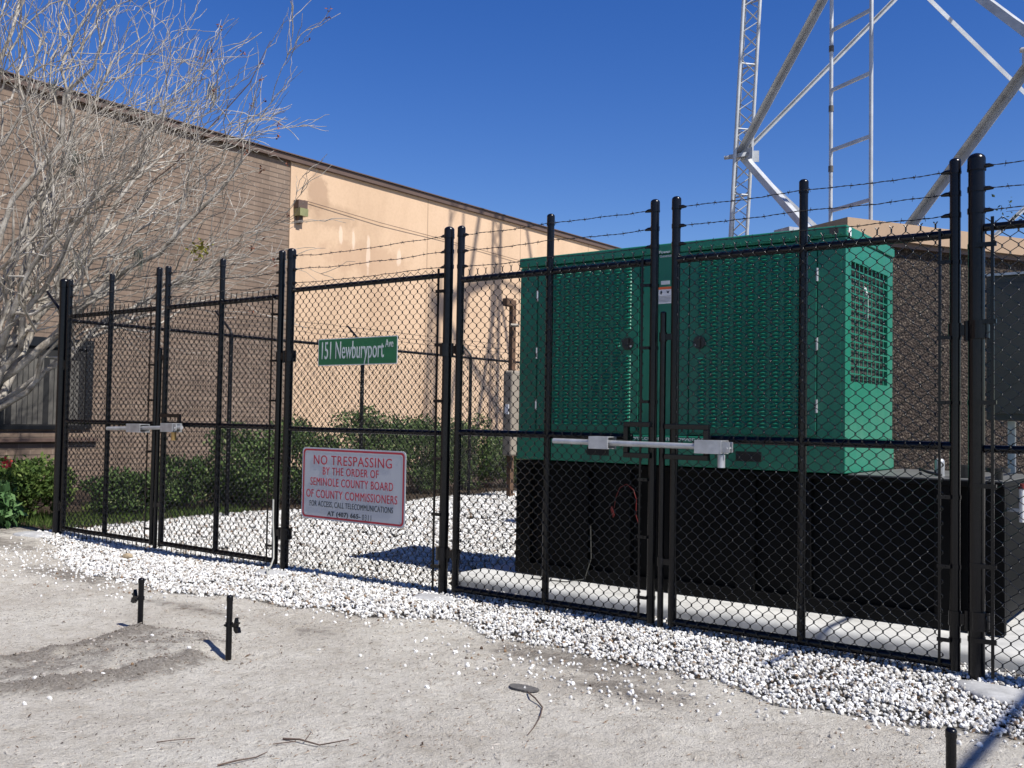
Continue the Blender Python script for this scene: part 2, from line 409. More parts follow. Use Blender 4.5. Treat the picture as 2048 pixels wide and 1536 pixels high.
def make_ground():
    def axis(a, b, st, far):
        core = np.arange(a, b, st)
        g = []; s = st; p = b
        while p < far: s *= 1.25; p += s; g.append(p)
        g2 = []; s = st; p = a
        while p > -far: s *= 1.25; p -= s; g2.append(p)
        return np.concatenate([g2[::-1], core, g])
    xs = axis(-13, .6, .035, 320); ys = axis(1.9, 9, .035, 320)
    X, Y = np.meshgrid(xs, ys)
    Z = height(X, Y)
    nx, ny = len(xs), len(ys)
    i = np.arange(ny-1)[:, None]*nx + np.arange(nx-1)[None, :]
    F = np.stack([i, i+1, i+nx+1, i+nx], -1).reshape(-1, 4)
    V = np.stack([X, Y, Z], -1).reshape(-1, 3)
    x = V[:, 0]; y = V[:, 1]
    dirt = np.zeros(len(V))
    for pts, w, a in RIDGES:
        dirt = np.maximum(dirt, a*np.exp(-(seg_dist(x, y, pts)/(w*1.7))**2))
    for cx, cy, rx, ry, a in ((-3.1, 4.75, .9, .28, .75), (-2.6, 4.4, .5, .25, .7), (-8.1, 4.5, .9, .3, .8), (-10.6, 5.0, 1.2, .5, .75), (-6.0, 4.2, .8, .15, .6), (-4.8, 4.3, .35, .2, .5), (-11.8, 5.2, .8, .6, 1), (-2.2, 3.3, .5, .2, .35), (-.5, 4.1, .8, .25, .5)):
        dirt = np.maximum(dirt, a*np.exp(-((x-cx)/rx)**2 - ((y-cy)/ry)**2))
    e = gravel_edge(x)
    g = np.clip((y-e)/.06, 0, 1) * np.clip((x+11.35)/.15, 0, 1) * np.clip((1.2-x)/.2, 0, 1) * np.clip((17.5-y)/.4, 0, 1)
    wedge = -11.35 + .35*vnoise(y, y*0, 1.1, 9) + .15*vnoise(y, y*0, 5, 10)
    mu = np.clip((wedge-x)/.12 + .5, 0, 1) * np.clip((y-5.55 - .3*vnoise(x, y, 2, 3))/.15, 0, 1)
    g = np.clip(g - mu, 0, 1)
    mb = MB(); mb.add(V, F, True)
    o = mb.build('ground', M['ground'], None, attr={'dirt': dirt, 'gravel': g, 'mulch': mu})
    tag(o, kind='structure')
make_ground()

# marble chips
ICO_V = None
def ico():
    t = (1+sqrt(5))/2
    v = np.array([(-1, t, 0), (1, t, 0), (-1, -t, 0), (1, -t, 0), (0, -1, t), (0, 1, t), (0, -1, -t), (0, 1, -t), (t, 0, -1), (t, 0, 1), (-t, 0, -1), (-t, 0, 1)], float)
    v /= np.linalg.norm(v[0])
    f = np.array([(0, 11, 5), (0, 5, 1), (0, 1, 7), (0, 7, 10), (0, 10, 11), (1, 5, 9), (5, 11, 4), (11, 10, 2), (10, 7, 6), (7, 1, 8), (3, 9, 4), (3, 4, 2), (3, 2, 6), (3, 6, 8), (3, 8, 9), (4, 9, 5), (2, 4, 11), (6, 2, 10), (8, 6, 7), (9, 8, 1)])
    return v, f
def stones(P, size, name, tone, label, cat):
    iv, jf = ico(); n = len(P)
    S = size[:, None] * RNG.uniform(.65, 1.25, (n, 3)) * np.array([1, 1, .75])
    Q = RNG.normal(size=(n, 4)); Q /= np.linalg.norm(Q, axis=1, keepdims=True)
    w, x, y, z = Q.T
    R = np.stack([1-2*(y*y+z*z), 2*(x*y-z*w), 2*(x*z+y*w), 2*(x*y+z*w), 1-2*(x*x+z*z), 2*(y*z-x*w), 2*(x*z-y*w), 2*(y*z+x*w), 1-2*(x*x+y*y)], -1).reshape(n, 3, 3)
    V = iv[None] * S[:, None, :] * RNG.uniform(.78, 1.15, (n, 12, 1))
    V = np.einsum('nij,nkj->nki', R, V) + P[:, None, :]
    F = (jf[None] + (np.arange(n)*12)[:, None, None]).reshape(-1, 3)
    mb = MB(); mb.add(V.reshape(-1, 3), F, False)
    o = mb.build(name, M['stone'], None, attr={'tone': np.repeat(tone, 12)})
    return tag(o, label, cat, kind='stuff')
def scatter_gravel():
    out = []; sz = []
    def region(x0, x1, y0, y1, dens, s):
        n = int((x1-x0)*(y1-y0)*dens)
        x = RNG.uniform(x0, x1, n); y = RNG.uniform(y0, y1, n)
        k = y > gravel_edge(x)
        wedge = -11.35 + .35*vnoise(y, y*0, 1.1, 9) + .15*vnoise(y, y*0, 5, 10)
        k &= (x > wedge)
        k &= ~((x > -5.3) & (x < -.85) & (y > 6.12) & (y < 8.2))
        k &= RNG.uniform(0, 1, n) < np.clip((y-gravel_edge(x))/.08 + .25, 0, 1)
        x = x[k]; y = y[k]
        out.append(np.stack([x, y, height(x, y) + RNG.uniform(-.002, .016, len(x))], -1))
        sz.append(s*RNG.uniform(.55, 1.35, len(x)))
    region(-4.5, .3, 4.4, 5.9, 2500, .0118)
    region(-8, -4.5, 4.2, 5.9, 2000, .0132)
    region(-11.6, -8, 4.3, 6.0, 1500, .0152)
    region(-4.5, .3, 5.9, 6.3, 1900, .0130)
    region(-.9, .3, 6.3, 8, 1300, .017)
    region(-8, -4.5, 5.9, 8.0, 1400, .0155)
    region(-11.6, -8, 6.0, 8.0, 1000, .020)
    region(-11.6, -4.5, 8.0, 15.5, 560, .021)
    # strays on the sand
    n = 420
    x = RNG.uniform(-11, 0, n); y = gravel_edge(x) - RNG.exponential(.16, n)
    out.append(np.stack([x, y, height(x, y)+.004], -1)); sz.append(RNG.uniform(.006, .014, n))
    for cx, cy, sx, sy, n in ((-3.2, 4.55, .45, .16, 110), (-2.55, 4.42, .25, .16, 70), (-8.3, 4.45, .8, .22, 200), (-9.6, 4.8, .7, .2, 160), (-5.0, 2.75, .25, .3, 18), (-3.4, 4.3, .5, .25, 40)):
        x = RNG.normal(cx, sx, n); y = RNG.normal(cy, sy, n)
        out.append(np.stack([x, y, height(x, y)+.004], -1)); sz.append(RNG.uniform(.007, .015, n))
    P = np.vstack(out); S = np.concatenate(sz)
    stones(P, S, 'gravel', RNG.uniform(0, 1, len(P)), 'white marble gravel chips under and inside the black fence', 'gravel')
scatter_gravel()

def leaf_quads(P, size, up=.5, aspect=.5):
    """rhombic leaves with a fold, random orientation; returns verts, faces"""
    n = len(P)
    A = RNG.normal(size=(n, 3)); A[:, 2] += up*RNG.choice([-1, 1], n)*.3; A /= np.linalg.norm(A, axis=1, keepdims=True)
    Bv = np.cross(A, RNG.normal(size=(n, 3))); Bv /= np.linalg.norm(Bv, axis=1, keepdims=True)
    s = size[:, None]
    C = np.cross(A, Bv)
    V = np.stack([P, P + A*s*.5 + Bv*s*aspect*.5 + C*s*.08, P + A*s, P + A*s*.5 - Bv*s*aspect*.5 + C*s*.08], 1)
    F = np.arange(n*4).reshape(-1, 4)
    return V.reshape(-1, 3), F

def litter():
    # dry leaf fragments, grass stems and crumbs over the sand
    n = 24000
    x = RNG.uniform(-8, .4, n); y = 1.9 + RNG.uniform(0, 1, n)**.9*3.3
    k = (y < gravel_edge(x)+.1); x = x[k]; y = y[k]
    k = vnoise(x, y, 1.7, 77) + RNG.uniform(-.5, .5, len(x)) > .30; x = x[k]; y = y[k]
    n = len(x); ln = RNG.exponential(.010, n)+.006; ln = np.minimum(ln, .05); wd = RNG.uniform(.0010, .0022, n) + (RNG.uniform(0, 1, n) < .03)*RNG.uniform(.002, .005, n)
    a = RNG.uniform(0, 2*pi, n); z = height(x, y)
    d = np.stack([np.cos(a), np.sin(a), RNG.uniform(-.1, .35, n)], -1); w = np.stack([-np.sin(a), np.cos(a), RNG.uniform(-.3, .3, n)], -1)
    P = np.stack([x, y, z+.003], -1); 
    V = np.stack([P - w*wd[:, None], P + d*ln[:, None]*.5 + np.array([0, 0, .002]) + w*wd[:, None], P + d*ln[:, None], P + d*ln[:, None]*.5 - w*wd[:, None]*1.2], 1).reshape(-1, 3)
    F = np.arange(n*4).reshape(-1, 4)
    mb = MB(); mb.add(V, F, False)
    t = np.where(RNG.uniform(0, 1, n) < .5, RNG.uniform(.75, 1, n), RNG.uniform(0, .75, n))
    tag(mb.build('leaf_litter', M['litter'], None, attr={'tone': np.repeat(t, 4)}), 'tiny dry leaves and stem bits scattered over the grey sand', 'leaf litter', kind='stuff')
    # brown leaves on the gravel
    n = 260
    x = RNG.uniform(-8, .2, n); y = gravel_edge(x) + RNG.uniform(-.1, .9, n)
    V, F = leaf_quads(np.stack([x, y, height(x, y)+.02], -1), RNG.uniform(.015, .04, n), 0, .5)
    mb = MB(); mb.add(V, F, False)
    tag(mb.build('dry_leaves', M['litter'], None, attr={'tone': np.repeat(RNG.uniform(.1, .75, n), 4)}), 'few brown dry leaves lying among the white chips', 'dry leaves', kind='stuff')
litter()
def clods():
    P = []; S = []
    for pts, w, a in RIDGES:
        for (ax, ay), (bx, by) in zip(pts[:-1], pts[1:]):
            n = int(np.hypot(bx-ax, by-ay)*420)
            u = RNG.uniform(0, 1, n); x = ax+(bx-ax)*u+RNG.normal(0, w*.9, n); y = ay+(by-ay)*u+RNG.normal(0, w*.9, n)
            P.append(np.stack([x, y, height(x, y)+.001], -1)); S.append(RNG.exponential(.0022, n)+.0015)
    n = 500; x = RNG.uniform(-7, 0, n); y = RNG.uniform(2, 4.6, n); P.append(np.stack([x, y, height(x, y)], -1)); S.append(RNG.exponential(.002, n)+.002)
    P = np.vstack(P); S = np.minimum(np.concatenate(S), .018)
    o = stones(P, S, 'soil_clods', RNG.uniform(0, .9, len(P)), 'crumbs of dug soil along the two low ridges beside the stub posts', 'soil crumbs')
    o.data.materials.clear(); o.data.materials.append(M['clod'])
clods()

def gh(x, y): return float(height(np.array([x]), np.array([y]))[0])
def twig(pts, r, label, side=None):
    P = [(x, y, gh(x, y)+z) for x, y, z in pts]
    mb = MB().tube(P, np.linspace(r, r*.5, len(P)), 5)
    for s in side or []:
        mb.tube([(x, y, gh(x, y)+z) for x, y, z in s], r*.5, 4)
    tag(mb.build('twig', M['soil_edge'], None), label, 'twig', 'twigs lying on the sand')
twig([(-2.93, 4.05, .008), (-2.80, 3.93, .02), (-2.70, 3.85, .008), (-2.62, 3.72, .012), (-2.57, 3.60, .006), (-2.53, 3.50, .006)], .0045, 'long curved twig running down from the dark flat disc')
twig([(-3.30, 2.80, .006), (-3.22, 2.82, .018), (-3.14, 2.86, .01), (-3.04, 2.93, .03)], .005, 'forked dark twig near the bottom edge, between the middle and left of the photo', [[(-3.22, 2.80, .012), (-3.27, 2.72, .008)], [(-3.2, 2.83, .015), (-3.24, 2.90, .02)]])
twig([(-3.26, 2.44, .006), (-3.22, 2.50, .012), (-3.20, 2.58, .008), (-3.18, 2.62, .02)], .0045, 'short bent twig at the bottom edge below the two stub posts')
twig([(-3.70, 2.46, .005), (-3.66, 2.50, .014), (-3.63, 2.60, .006)], .003, 'thin straight pale twig in front of the nearer stub post')
mb = MB()
ring = [(-2.99 + .085*cos(a)*(1+.12*sin(3*a)), 4.09 + .05*sin(a)*(1+.1*cos(2*a)), gh(-2.99, 4.09)+.004) for a in np.linspace(0, 2*pi, 18)[:-1]]
ring = [(x + .02*(y-4.09), y, z) for x, y, z in ring]
mb.prism(ring, (0, 0, .009))  # thin dark grey oval disc laid on the sand
tag(mb.build('flat_disc', M['lid'], None, bevel=.003), 'dark flat oval disc lying alone on the sand', 'stone')
iv, jf = ico()
v = iv*np.array([.085, .06, .05])*RNG.uniform(.85, 1.15, (12, 1)) + np.array([-8.69, 5.40, gh(-8.69, 5.4)+.03])
ob = tag(MB().add(v, jf).build('tan_rock', M['rock'], None), 'tan rock sitting on the gravel in front of the left gate', 'rock')
ob.modifiers.new('s', 'SUBSURF').render_levels = 1

# ------------------------------------------------------------------ chain link
YF = 5.83
WR = .0037
def chainlink(mb, org, u, length, z0, z1, p=.080, twist_top=True, twist_bottom=False):
    """woven wires: each one zigzags down between two neighbours"""
    org = np.asarray(org, float); u = np.asarray(u, float); u /= np.linalg.norm(u)
    nrm = np.array([-u[1], u[0], 0.])
    nw = int(length/(p/2)); ns = int((z1-z0)/(p/2))
    zz = z1 - np.arange(ns+1)*(p/2)
    for i in range(nw):
        b = i*p/2
        pts = []
        for k in range(ns+1):
            right = (k+i) % 2
            x = b + (p/2 if right else 0); off = WR*1.1*(1 if right else -1)
            c = -1 if right else 1
            if k in (0, ns): pts.append((x, off, zz[k]))
            else:
                pts.append((x, off, zz[k]+.006)); pts.append((x, off, zz[k]-.006))
        P = np.array(pts)
        W = org[None] + P[:, :1]*u + P[:, 1:2]*nrm + np.array([0, 0, 1.])*P[:, 2:3]
        n = len(W)
        offs = np.stack([u*WR*1.15, nrm*WR, -u*WR*1.15, -nrm*WR])
        R = W[:, None] + offs[None]
        ii = np.arange(n-1)[:, None]*4; j = np.arange(4)[None]; kk = (j+1) % 4
        F = np.stack([ii+j, ii+kk, ii+4+kk, ii+4+j], -1).reshape(-1, 4)
        mb.add(R.reshape(-1, 3), F, True)
        for end, on, sg in ((0, twist_top, 1), (ns, twist_bottom, -1)):
            if on and (end+i) % 2:
                x = b+p/2
                q = org + u*x + np.array([0, 0, zz[end]])
                e = q + np.array([0, 0, sg*.022])
                mb.tube([q - np.array([0, 0, sg*.004]), e], WR*1.4, 4)
                mb.tube([e, e + u*.011 + np.array([0, 0, sg*.016])], WR*.9, 4, False)
                mb.tube([e, e - u*.011 + np.array([0, 0, sg*.016])], WR*.9, 4, False)
def barbed(a, b, seed=0, sag=.006):
    rs = np.random.default_rng(seed)
    a = np.asarray(a, float); b = np.asarray(b, float); ln = np.linalg.norm(b-a); u = (b-a)/ln
    h = np.cross(u, (0, 0, 1.)); h /= np.linalg.norm(h); v = np.cross(h, u)
    mb = MB(); n = max(8, int(ln/.022)); t = np.linspace(0, 1, n)
    k = rs.normal(0, .0022, n); k = np.cumsum(k)*.6; k -= np.linspace(k[0], k[-1], n)
    P = a + t[:, None]*(b-a) - np.outer(4*t*(1-t)*sag - k*np.minimum(1, 10*t*(1-t)), (0, 0, 1.))
    ph = t*ln/.085*2*pi
    for s in (0, pi):
        mb.tube(P + .0020*(np.cos(ph+s)[:, None]*h + np.sin(ph+s)[:, None]*v), .0019, 4, False)
    d = .06 + rs.uniform(0, .05)
    while d < ln-.03:
        c = np.array([np.interp(d/ln, t, P[:, q]) for q in range(3)])
        ang = rs.uniform(0, pi)
        for s in (0, 1):
            w = cos(ang+s*1.7)*h + sin(ang+s*1.7)*v
            cc = c + u*(s-.5)*.008
            mb.tube([cc - w*.016 - u*.003, cc, cc + w*.016 + u*.003], .0015, 4, False)
        mb.tube([c-u*.006, c+u*.006], .0048, 5)
        d += .125 + rs.uniform(-.012, .012)
    return mb

SEED = [100]
def barbs(parent, a, b, zs):
    for z in zs:
        SEED[0] += 1
        barbed((a[0], a[1], z), (b[0], b[1], z), SEED[0], .008).build('barbed_wire', M['barb'], parent)
def post(parent, x, y, z0, z1, r, name='post', capped=True):
    o = MB().vcyl(x, y, z0, z1, r, 18).build(name, M['black'], parent)
    if capped:
        c = MB().vcyl(x, y, z1-.055, z1+.004, r*1.10, 18); c.dome(x, y, z1+.004, r*1.10, r*.75, 18)
        c.vcyl(x, y, z1-.062, z1-.05, r*1.16, 18)
        c.build('post_cap', M['black'], o)
    return o
def clip(mb, x, y, z, r, dirx):
    mb.vcyl(x, y, z-.014, z+.014, r*1.12, 14)
    mb.tube([(x+dirx*r, y-.004, z), (x+dirx*(r+.022), y-.004, z), (x+dirx*(r+.045), y-.004, z-.004)], [.013, .012, .006], 8)
TOPZ = 2.84
def gate(x0, x1, xm, label, hinge_x, zr=2.44, zb=.065, guard=None):
    r = .0285
    t = thing('chain_link_gate', label, 'gate', ((x0+x1)/2, YF, 0), 'black chain link gate leaves')
    post(t, x0, YF, zb-.03, TOPZ, r, 'stile'); post(t, x1, YF, zb-.03, TOPZ, r, 'stile')
    post(t, xm, YF, zb, TOPZ, r*.92, 'centre_bar')
    for z, nm in ((zr, 'top_rail'), (1.26, 'middle_rail'), (zb, 'bottom_rail')):
        a, b = (guard if guard and z == 1.26 else (x0, x1))      # the middle rail stops at the latch guard
        MB().cyl((a, YF, z), (b, YF, z), .0245, 12).build(nm, M['black'], t)
    mb = MB(); chainlink(mb, (x0+r+.006, YF-.033, 0), (1, 0, 0), x1-x0-2*r-.012, zb-.045, zr+.035, twist_top=True, twist_bottom=True)
    mb.build('chain_link_mesh', M['black_wire'], t)
    mb = MB(); xb = x1-.072; mb.box(xb-.007, xb+.007, YF-.040, YF-.032, zb, zr+.03)
    mb.build('tension_bar', M['black'], t)
    for z in (2.28, 1.86, 1.5, .98, .6, .2):
        mb = MB()
        mb.vcyl(x1, YF, z-.011, z+.011, r*1.14, 12); mb.box(xb-.012, x1-r*.5, YF-.046, YF-.030, z-.010, z+.010)
        mb.cyl((xb+.03, YF-.052, z), (xb+.03, YF-.022, z), .006, 6)
        mb.build('tension_band', M['black'], t)
    zs = (2.79, 2.665, 2.545)
    for z in zs:
        for xx, sg in ((x0, 1), (x1, -1)):
            mb = MB(); clip(mb, xx, YF, z, r, sg); mb.build('wire_clip', M['black'], t)
    barbs(t, (x0+r+.02, YF-.004), (xm-.02, YF-.028), zs); barbs(t, (xm-.02, YF-.028), (x1-r-.02, YF-.004), zs)
    for i in range(7):                                                # wire ties on the rails
        x = x0 + (i+.6)*(x1-x0)/7.2
        for z in (zr, 1.26):
            if guard and z == 1.26 and not guard[0] < x < guard[1]: continue
            MB().tube([(x, YF-.03, z-.03), (x+.01, YF-.034, z), (x+.03, YF-.026, z+.028)], .003, 5).build('wire_tie', M['black'], t)
    for z in (1.90, .32):
        mb = MB(); hx = x0 if hinge_x < x0 else x1
        mb.vcyl(hx, YF, z-.04, z+.04, r*1.25, 14)
        a, c = sorted((hx, hinge_x)); mb.box(a, c, YF-.018, YF+.018, z-.03, z+.03)
        mb.vcyl((a+c)/2, YF-.01, z-.06, z+.05, .014, 10)
        mb.vcyl(hinge_x, YF, z-.05, z+.05, .052, 16)
        mb.build('hinge', M['black'], t)
    return t
g1 = gate(-10.68, -8.955, -9.83, 'black chain link gate leaf beside the far left corner post', -10.80)
g2 = gate(-8.80, -7.045, -7.91, 'black chain link gate leaf just left of the panel with the signs', -6.90)
g3 = gate(-4.925, -3.225, -4.08, 'black chain link gate leaf in front of the left door of the green generator', -5.06, guard=(-4.925, -3.385))
g4 = gate(-3.065, -1.335, -2.20, 'black chain link gate leaf in front of the right end of the green generator', -1.21, guard=(-2.795, -1.335))
# drop rods and fork latches on the meeting stiles
def drop_rod(t, x, xs, z1):
    mb = MB(); y = YF-.015
    mb.vcyl(x, y, .01, z1, .0205, 12); mb.dome(x, y, z1, .0205, .012)
    mb.build('drop_rod', M['black'], t)
    for z in (1.93, .45):
        mb = MB(); a, b = sorted((x, xs)); mb.box(a, b, y-.012, y+.012, z-.02, z+.02); mb.vcyl(x, y, z-.03, z+.03, .027, 12)
        mb.build('rod_guide', M['black'], t)
drop_rod(g4, -3.145, -3.065, 2.09)
drop_rod(g2, -8.875, -8.80, 2.02)
def loop_handle(t, x0, x1, z0, z1, y):
    MB().tube([(x1, y, z1), (x0, y, z1), (x0, y, z0), (x1, y, z0)], .019, 8, smooth=False).build('latch_guard', M['black'], t)
def bar_frame(t, x0, x1, z0, z1, y, w=.030, open_side=1):
    mb = MB()
    mb.box(x0, x1, y-.02, y+.02, z1-w, z1); mb.box(x0, x1, y-.02, y+.02, z0, z0+w)
    xx = (x0, x0+w) if open_side > 0 else (x1-w, x1)
    mb.box(xx[0], xx[1], y-.019, y+.019, z0+w, z1-w)
    mb.build('latch_guard', M['black'], t, bevel=.004)
bar_frame(g3, -3.40, -3.20, 1.125, 1.365, YF-.07, .034, 1)
bar_frame(g4, -3.09, -2.78, 1.125, 1.355, YF-.07, .034, -1)
mb = MB(); mb.box(-8.78, -8.44, YF-.07, YF-.05, 1.33, 1.365); mb.box(-8.475, -8.44, YF-.072, YF-.048, 1.20, 1.33); mb.build('latch_guard', M['black'], g2)

def lock_bar(x0, x1, s1, s2, z, tilt, label, plabel):
    y = YF-.125
    t = thing('gate_lock_bar', label, 'lock bar', (x0, y, z), 'galvanised lock bars across the gates')
    zf = lambda x: z + tilt*(x-x0)/(x1-x0)
    MB().tube([(x0, y, zf(x0)), (x1, y, zf(x1))], .019, 14).build('rod', M['galv'], t)
    for k, (a, b) in enumerate((s1, s2)):
        zc = zf((a+b)/2)
        mb = MB(); w = .006; hh = .042
        y0, y1 = y-.036, y+.075
        mb.box(a, b, y0, y0+w, zc-hh, zc+hh); mb.box(a, b, y1-w, y1, zc-hh, zc+hh)
        mb.box(a, b, y0+w, y1-w, zc+hh-w, zc+hh); mb.box(a, b, y0+w, y1-w, zc-hh, zc-hh+w)
        mb.box(a+.01, a+.016, y0+w, y1-w, zc+.02, zc+hh-w)
        mb.build('sleeve', M['galv'], t, bevel=.002)
    e = MB(); xe = s2[1]; zc = zf(xe); e.box(xe-.005, xe+.05, y-.028, y-.020, zc-.03, zc+.035); e.box(xe-.005, xe+.05, y+.020, y+.028, zc-.03, zc+.035)
    e.cyl((xe+.035, y-.04, zc-.005), (xe+.035, y+.04, zc-.005), .007, 8)
    e.build('hasp', M['galv'], t)
    px = xe-.01
    p = thing('padlock', plabel, 'padlock', (px, y, zc-.12), 'padlocks on the lock bars')
    MB().vcyl(px, y-.01, zc-.125, zc-.045, .024, 14).build('lock_body', M['galv'] if 'steel' in plabel else M['brass'], p, bevel=.003)
    MB().tube([(px-.014, y-.01, zc-.05), (px-.014, y-.01, zc-.02), (px, y-.01, zc-.004), (px+.014, y-.01, zc-.02), (px+.014, y-.01, zc-.05)], .0045, 8).build('shackle', M['galv'], p)
lock_bar(-3.94, -2.66, (-3.63, -3.475), (-2.84, -2.655), 1.222, -.008, 'galvanised lock bar across the gates in front of the generator', 'round steel padlock under the right end of the nearer lock bar')
lock_bar(-9.62, -8.32, (-9.22, -8.97), (-8.62, -8.42), 1.20, .035, 'galvanised lock bar across the far left pair of gates', 'brass padlock hanging under the far left lock bar')

# fixed panel with signs between the two gate pairs
def fence_panel(x0, x1, label, ra, rb, pb=True, zr=2.49, length=None):
    t = thing('chain_link_fence', label, 'fence', (x0, YF, 0), 'fixed chain link fence sections')
    post(t, x0, YF, -.1, TOPZ, ra)
    if pb: post(t, x1, YF, -.1, TOPZ, rb)
    for z, nm in ((zr, 'top_rail'), (1.25, 'middle_rail')):
        MB().cyl((x0+ra, YF, z), (x1-(rb if pb else 0), YF, z), .0215, 12).build(nm, M['black'], t)
    mb = MB(); chainlink(mb, (x0+ra+.012, YF-.033, 0), (1, 0, 0), x1-x0-ra-(rb if pb else 0)-.04, .03, zr+.045, twist_top=False, twist_bottom=False)
    mb.build('chain_link_mesh', M['black_wire'], t)
    bars = ([x1-rb-.035] if pb else []) + ([x0+ra+.045] if not pb else [])
    for xb in bars:
        MB().box(xb-.008, xb+.008, YF-.042, YF-.032, .03, zr+.05).build('tension_bar', M['black'], t)
        for z in (2.36, 1.94, 1.5, 1.05, .62, .22):
            px, rr = (x1, rb) if pb else (x0, ra)
            a, c = sorted((xb-.02 if pb else xb+.02, px)); mb = MB(); mb.box(a, c, YF-.048, YF-.030, z-.012, z+.012); mb.vcyl(px, YF, z-.013, z+.013, rr*1.08, 14); mb.build('tension_band', M['black'], t)
    zs = (2.80, 2.675, 2.555)
    for z in zs:
        mb = MB(); clip(mb, x0, YF, z, ra, 1); mb.build('wire_clip', M['black'], t)
        if pb: mb = MB(); clip(mb, x1, YF, z, rb, -1); mb.build('wire_clip', M['black'], t)
    barbs(t, (x0+ra+.02, YF-.004), (x1-(rb+.02 if pb else 0), YF-.004), zs)
    n = int((x1-x0)/.30)
    for i in range(n):
        x = x0+ra+.12+i*.31
        if x < x1-.1:
            for z in (zr, 1.25): MB().tube([(x-.02, YF-.03, z-.035), (x, YF-.036, z), (x+.025, YF-.028, z+.035)], .0032, 5).build('wire_tie', M['black'], t)
    return t
f1 = fence_panel(-6.915, -5.05, 'fixed black chain link panel carrying the street sign and the no trespassing sign', .037, .037)
f2 = fence_panel(-1.225, 1.1, 'black chain link panel running off the right edge of the photo', .0425, .0425, pb=False, zr=2.46)
mb = MB(); mb.vcyl(1.1, YF, -.1, TOPZ, .0425, 16).dome(1.1, YF, TOPZ, .046, .03); mb.build('post', M['black'], f2)

# side fence going back along the building, with angled barb arms
XS = -10.93
t = thing('chain_link_fence', 'black side fence running back beside the hedge, its barbed wire on slanted arms', 'fence', (XS, 6, 0), 'fixed chain link fence sections')
o = post(t, -10.80, YF, -.1, TOPZ, .052)
o = MB().vcyl(XS-.02, 5.90, -.1, 2.46, .040, 16).dome(XS-.02, 5.90, 2.46, .044, .03).build('post', M['black'], t)
def arm(par, y):
    MB().tube([(XS, y, 2.44), (XS-.02, y-.01, 2.50), (XS-.28, y-.06, 2.76)], [.022, .018, .014], 8).build('barb_arm', M['black'], par)
arm(o, 5.9)
for y in (8.22, 10.65, 13.25, 15.9):
    o = MB().vcyl(XS, y, -.1, 2.44, .030, 14).build('post', M['black'], t); arm(o, y)
MB().cyl((XS, 5.9, 2.42), (XS, 15.9, 2.42), .021, 12).build('top_rail', M['black'], t)
mb = MB(); chainlink(mb, (XS+.03, 5.94, 0), (0, 1, 0), 9.96, .02, 2.45, twist_top=True); mb.build('chain_link_mesh', M['black_wire'], t)
for k, f in enumerate((.3, .62, .95)):
    SEED[0] += 1
    for a, b in ((5.9, 8.22), (8.22, 10.65), (10.65, 13.25), (13.25, 15.9)):
        barbed((XS-.02-.26*f, a-.05*f, 2.50+.26*f), (XS-.02-.26*f, b-.05*f, 2.50+.26*f), SEED[0]).build('barbed_wire', M['barb'], t)
# back fence closing the compound
t = thing('chain_link_fence', 'black back fence closing the compound behind the generator', 'fence', (XS, 15.95, 0), 'fixed chain link fence sections')
for x in (-8.4, -5.9, -3.4): MB().vcyl(x, 15.95, -.1, 2.44, .03, 12).build('post', M['black'], t)
MB().cyl((XS, 15.95, 2.42), (-3.4, 15.95, 2.42), .021, 10).build('top_rail', M['black'], t)
mb = MB(); chainlink(mb, (XS, 15.92, 0), (1, 0, 0), 7.5, .02, 2.45, twist_top=False); mb.build('chain_link_mesh', M['black_wire'], t)

# concrete footings at the post bases
def footing(x, y, rx, ry, rot, h, label):
    mb = MB(); rings = []
    for k, (s, z) in enumerate(((1.05, -.05), (1, .0), (.9, h*.7), (.55, h), (.15, h*1.1))):
        rings.append([(x + s*(rx*cos(a)*cos(rot)-ry*sin(a)*sin(rot))*(1+.10*sin(3*a+x)+.06*sin(5*a)), y + s*(rx*cos(a)*sin(rot)+ry*sin(a)*cos(rot))*(1+.10*sin(3*a+x)), gh(x, y)+z+.006) for a in np.linspace(0, 2*pi, 25)[:-1]])
    V = np.array(rings).reshape(-1, 3); F = [(k*24+j, k*24+(j+1) % 24, (k+1)*24+(j+1) % 24, (k+1)*24+j) for k in range(4) for j in range(24)]
    mb.add(V, F, True); mb.ngon(rings[-1])
    tag(mb.build('concrete_footing', M['footing'], None), label, 'footing', 'concrete footings of the gate posts')
footing(-4.98, 5.62, .17, .13, .2, .022, 'concrete footing at the post right of the signs, half under gravel')
footing(-1.08, 5.60, .22, .14, -.35, .022, 'large smooth concrete footing at the thick post on the right')
footing(-6.80, 5.60, .20, .14, 0, .018, 'concrete footing where the pale cable comes down its post')
footing(-10.90, 5.62, .26, .16, .1, .018, 'concrete footing at the far left corner post')
tag(MB().tube([(-7.0, YF-.07, .62), (-6.99, YF-.075, .42), (-6.975, YF-.075, .25), (-6.965, YF-.08, .10), (-6.90, YF-.16, .05), (-6.78, YF-.30, .045), (-6.70, YF-.36, .02)], .008, 8).build('ground_cable', M['cable'], None), 'pale bare cable running down the post left of the signs to its footing', 'cable')

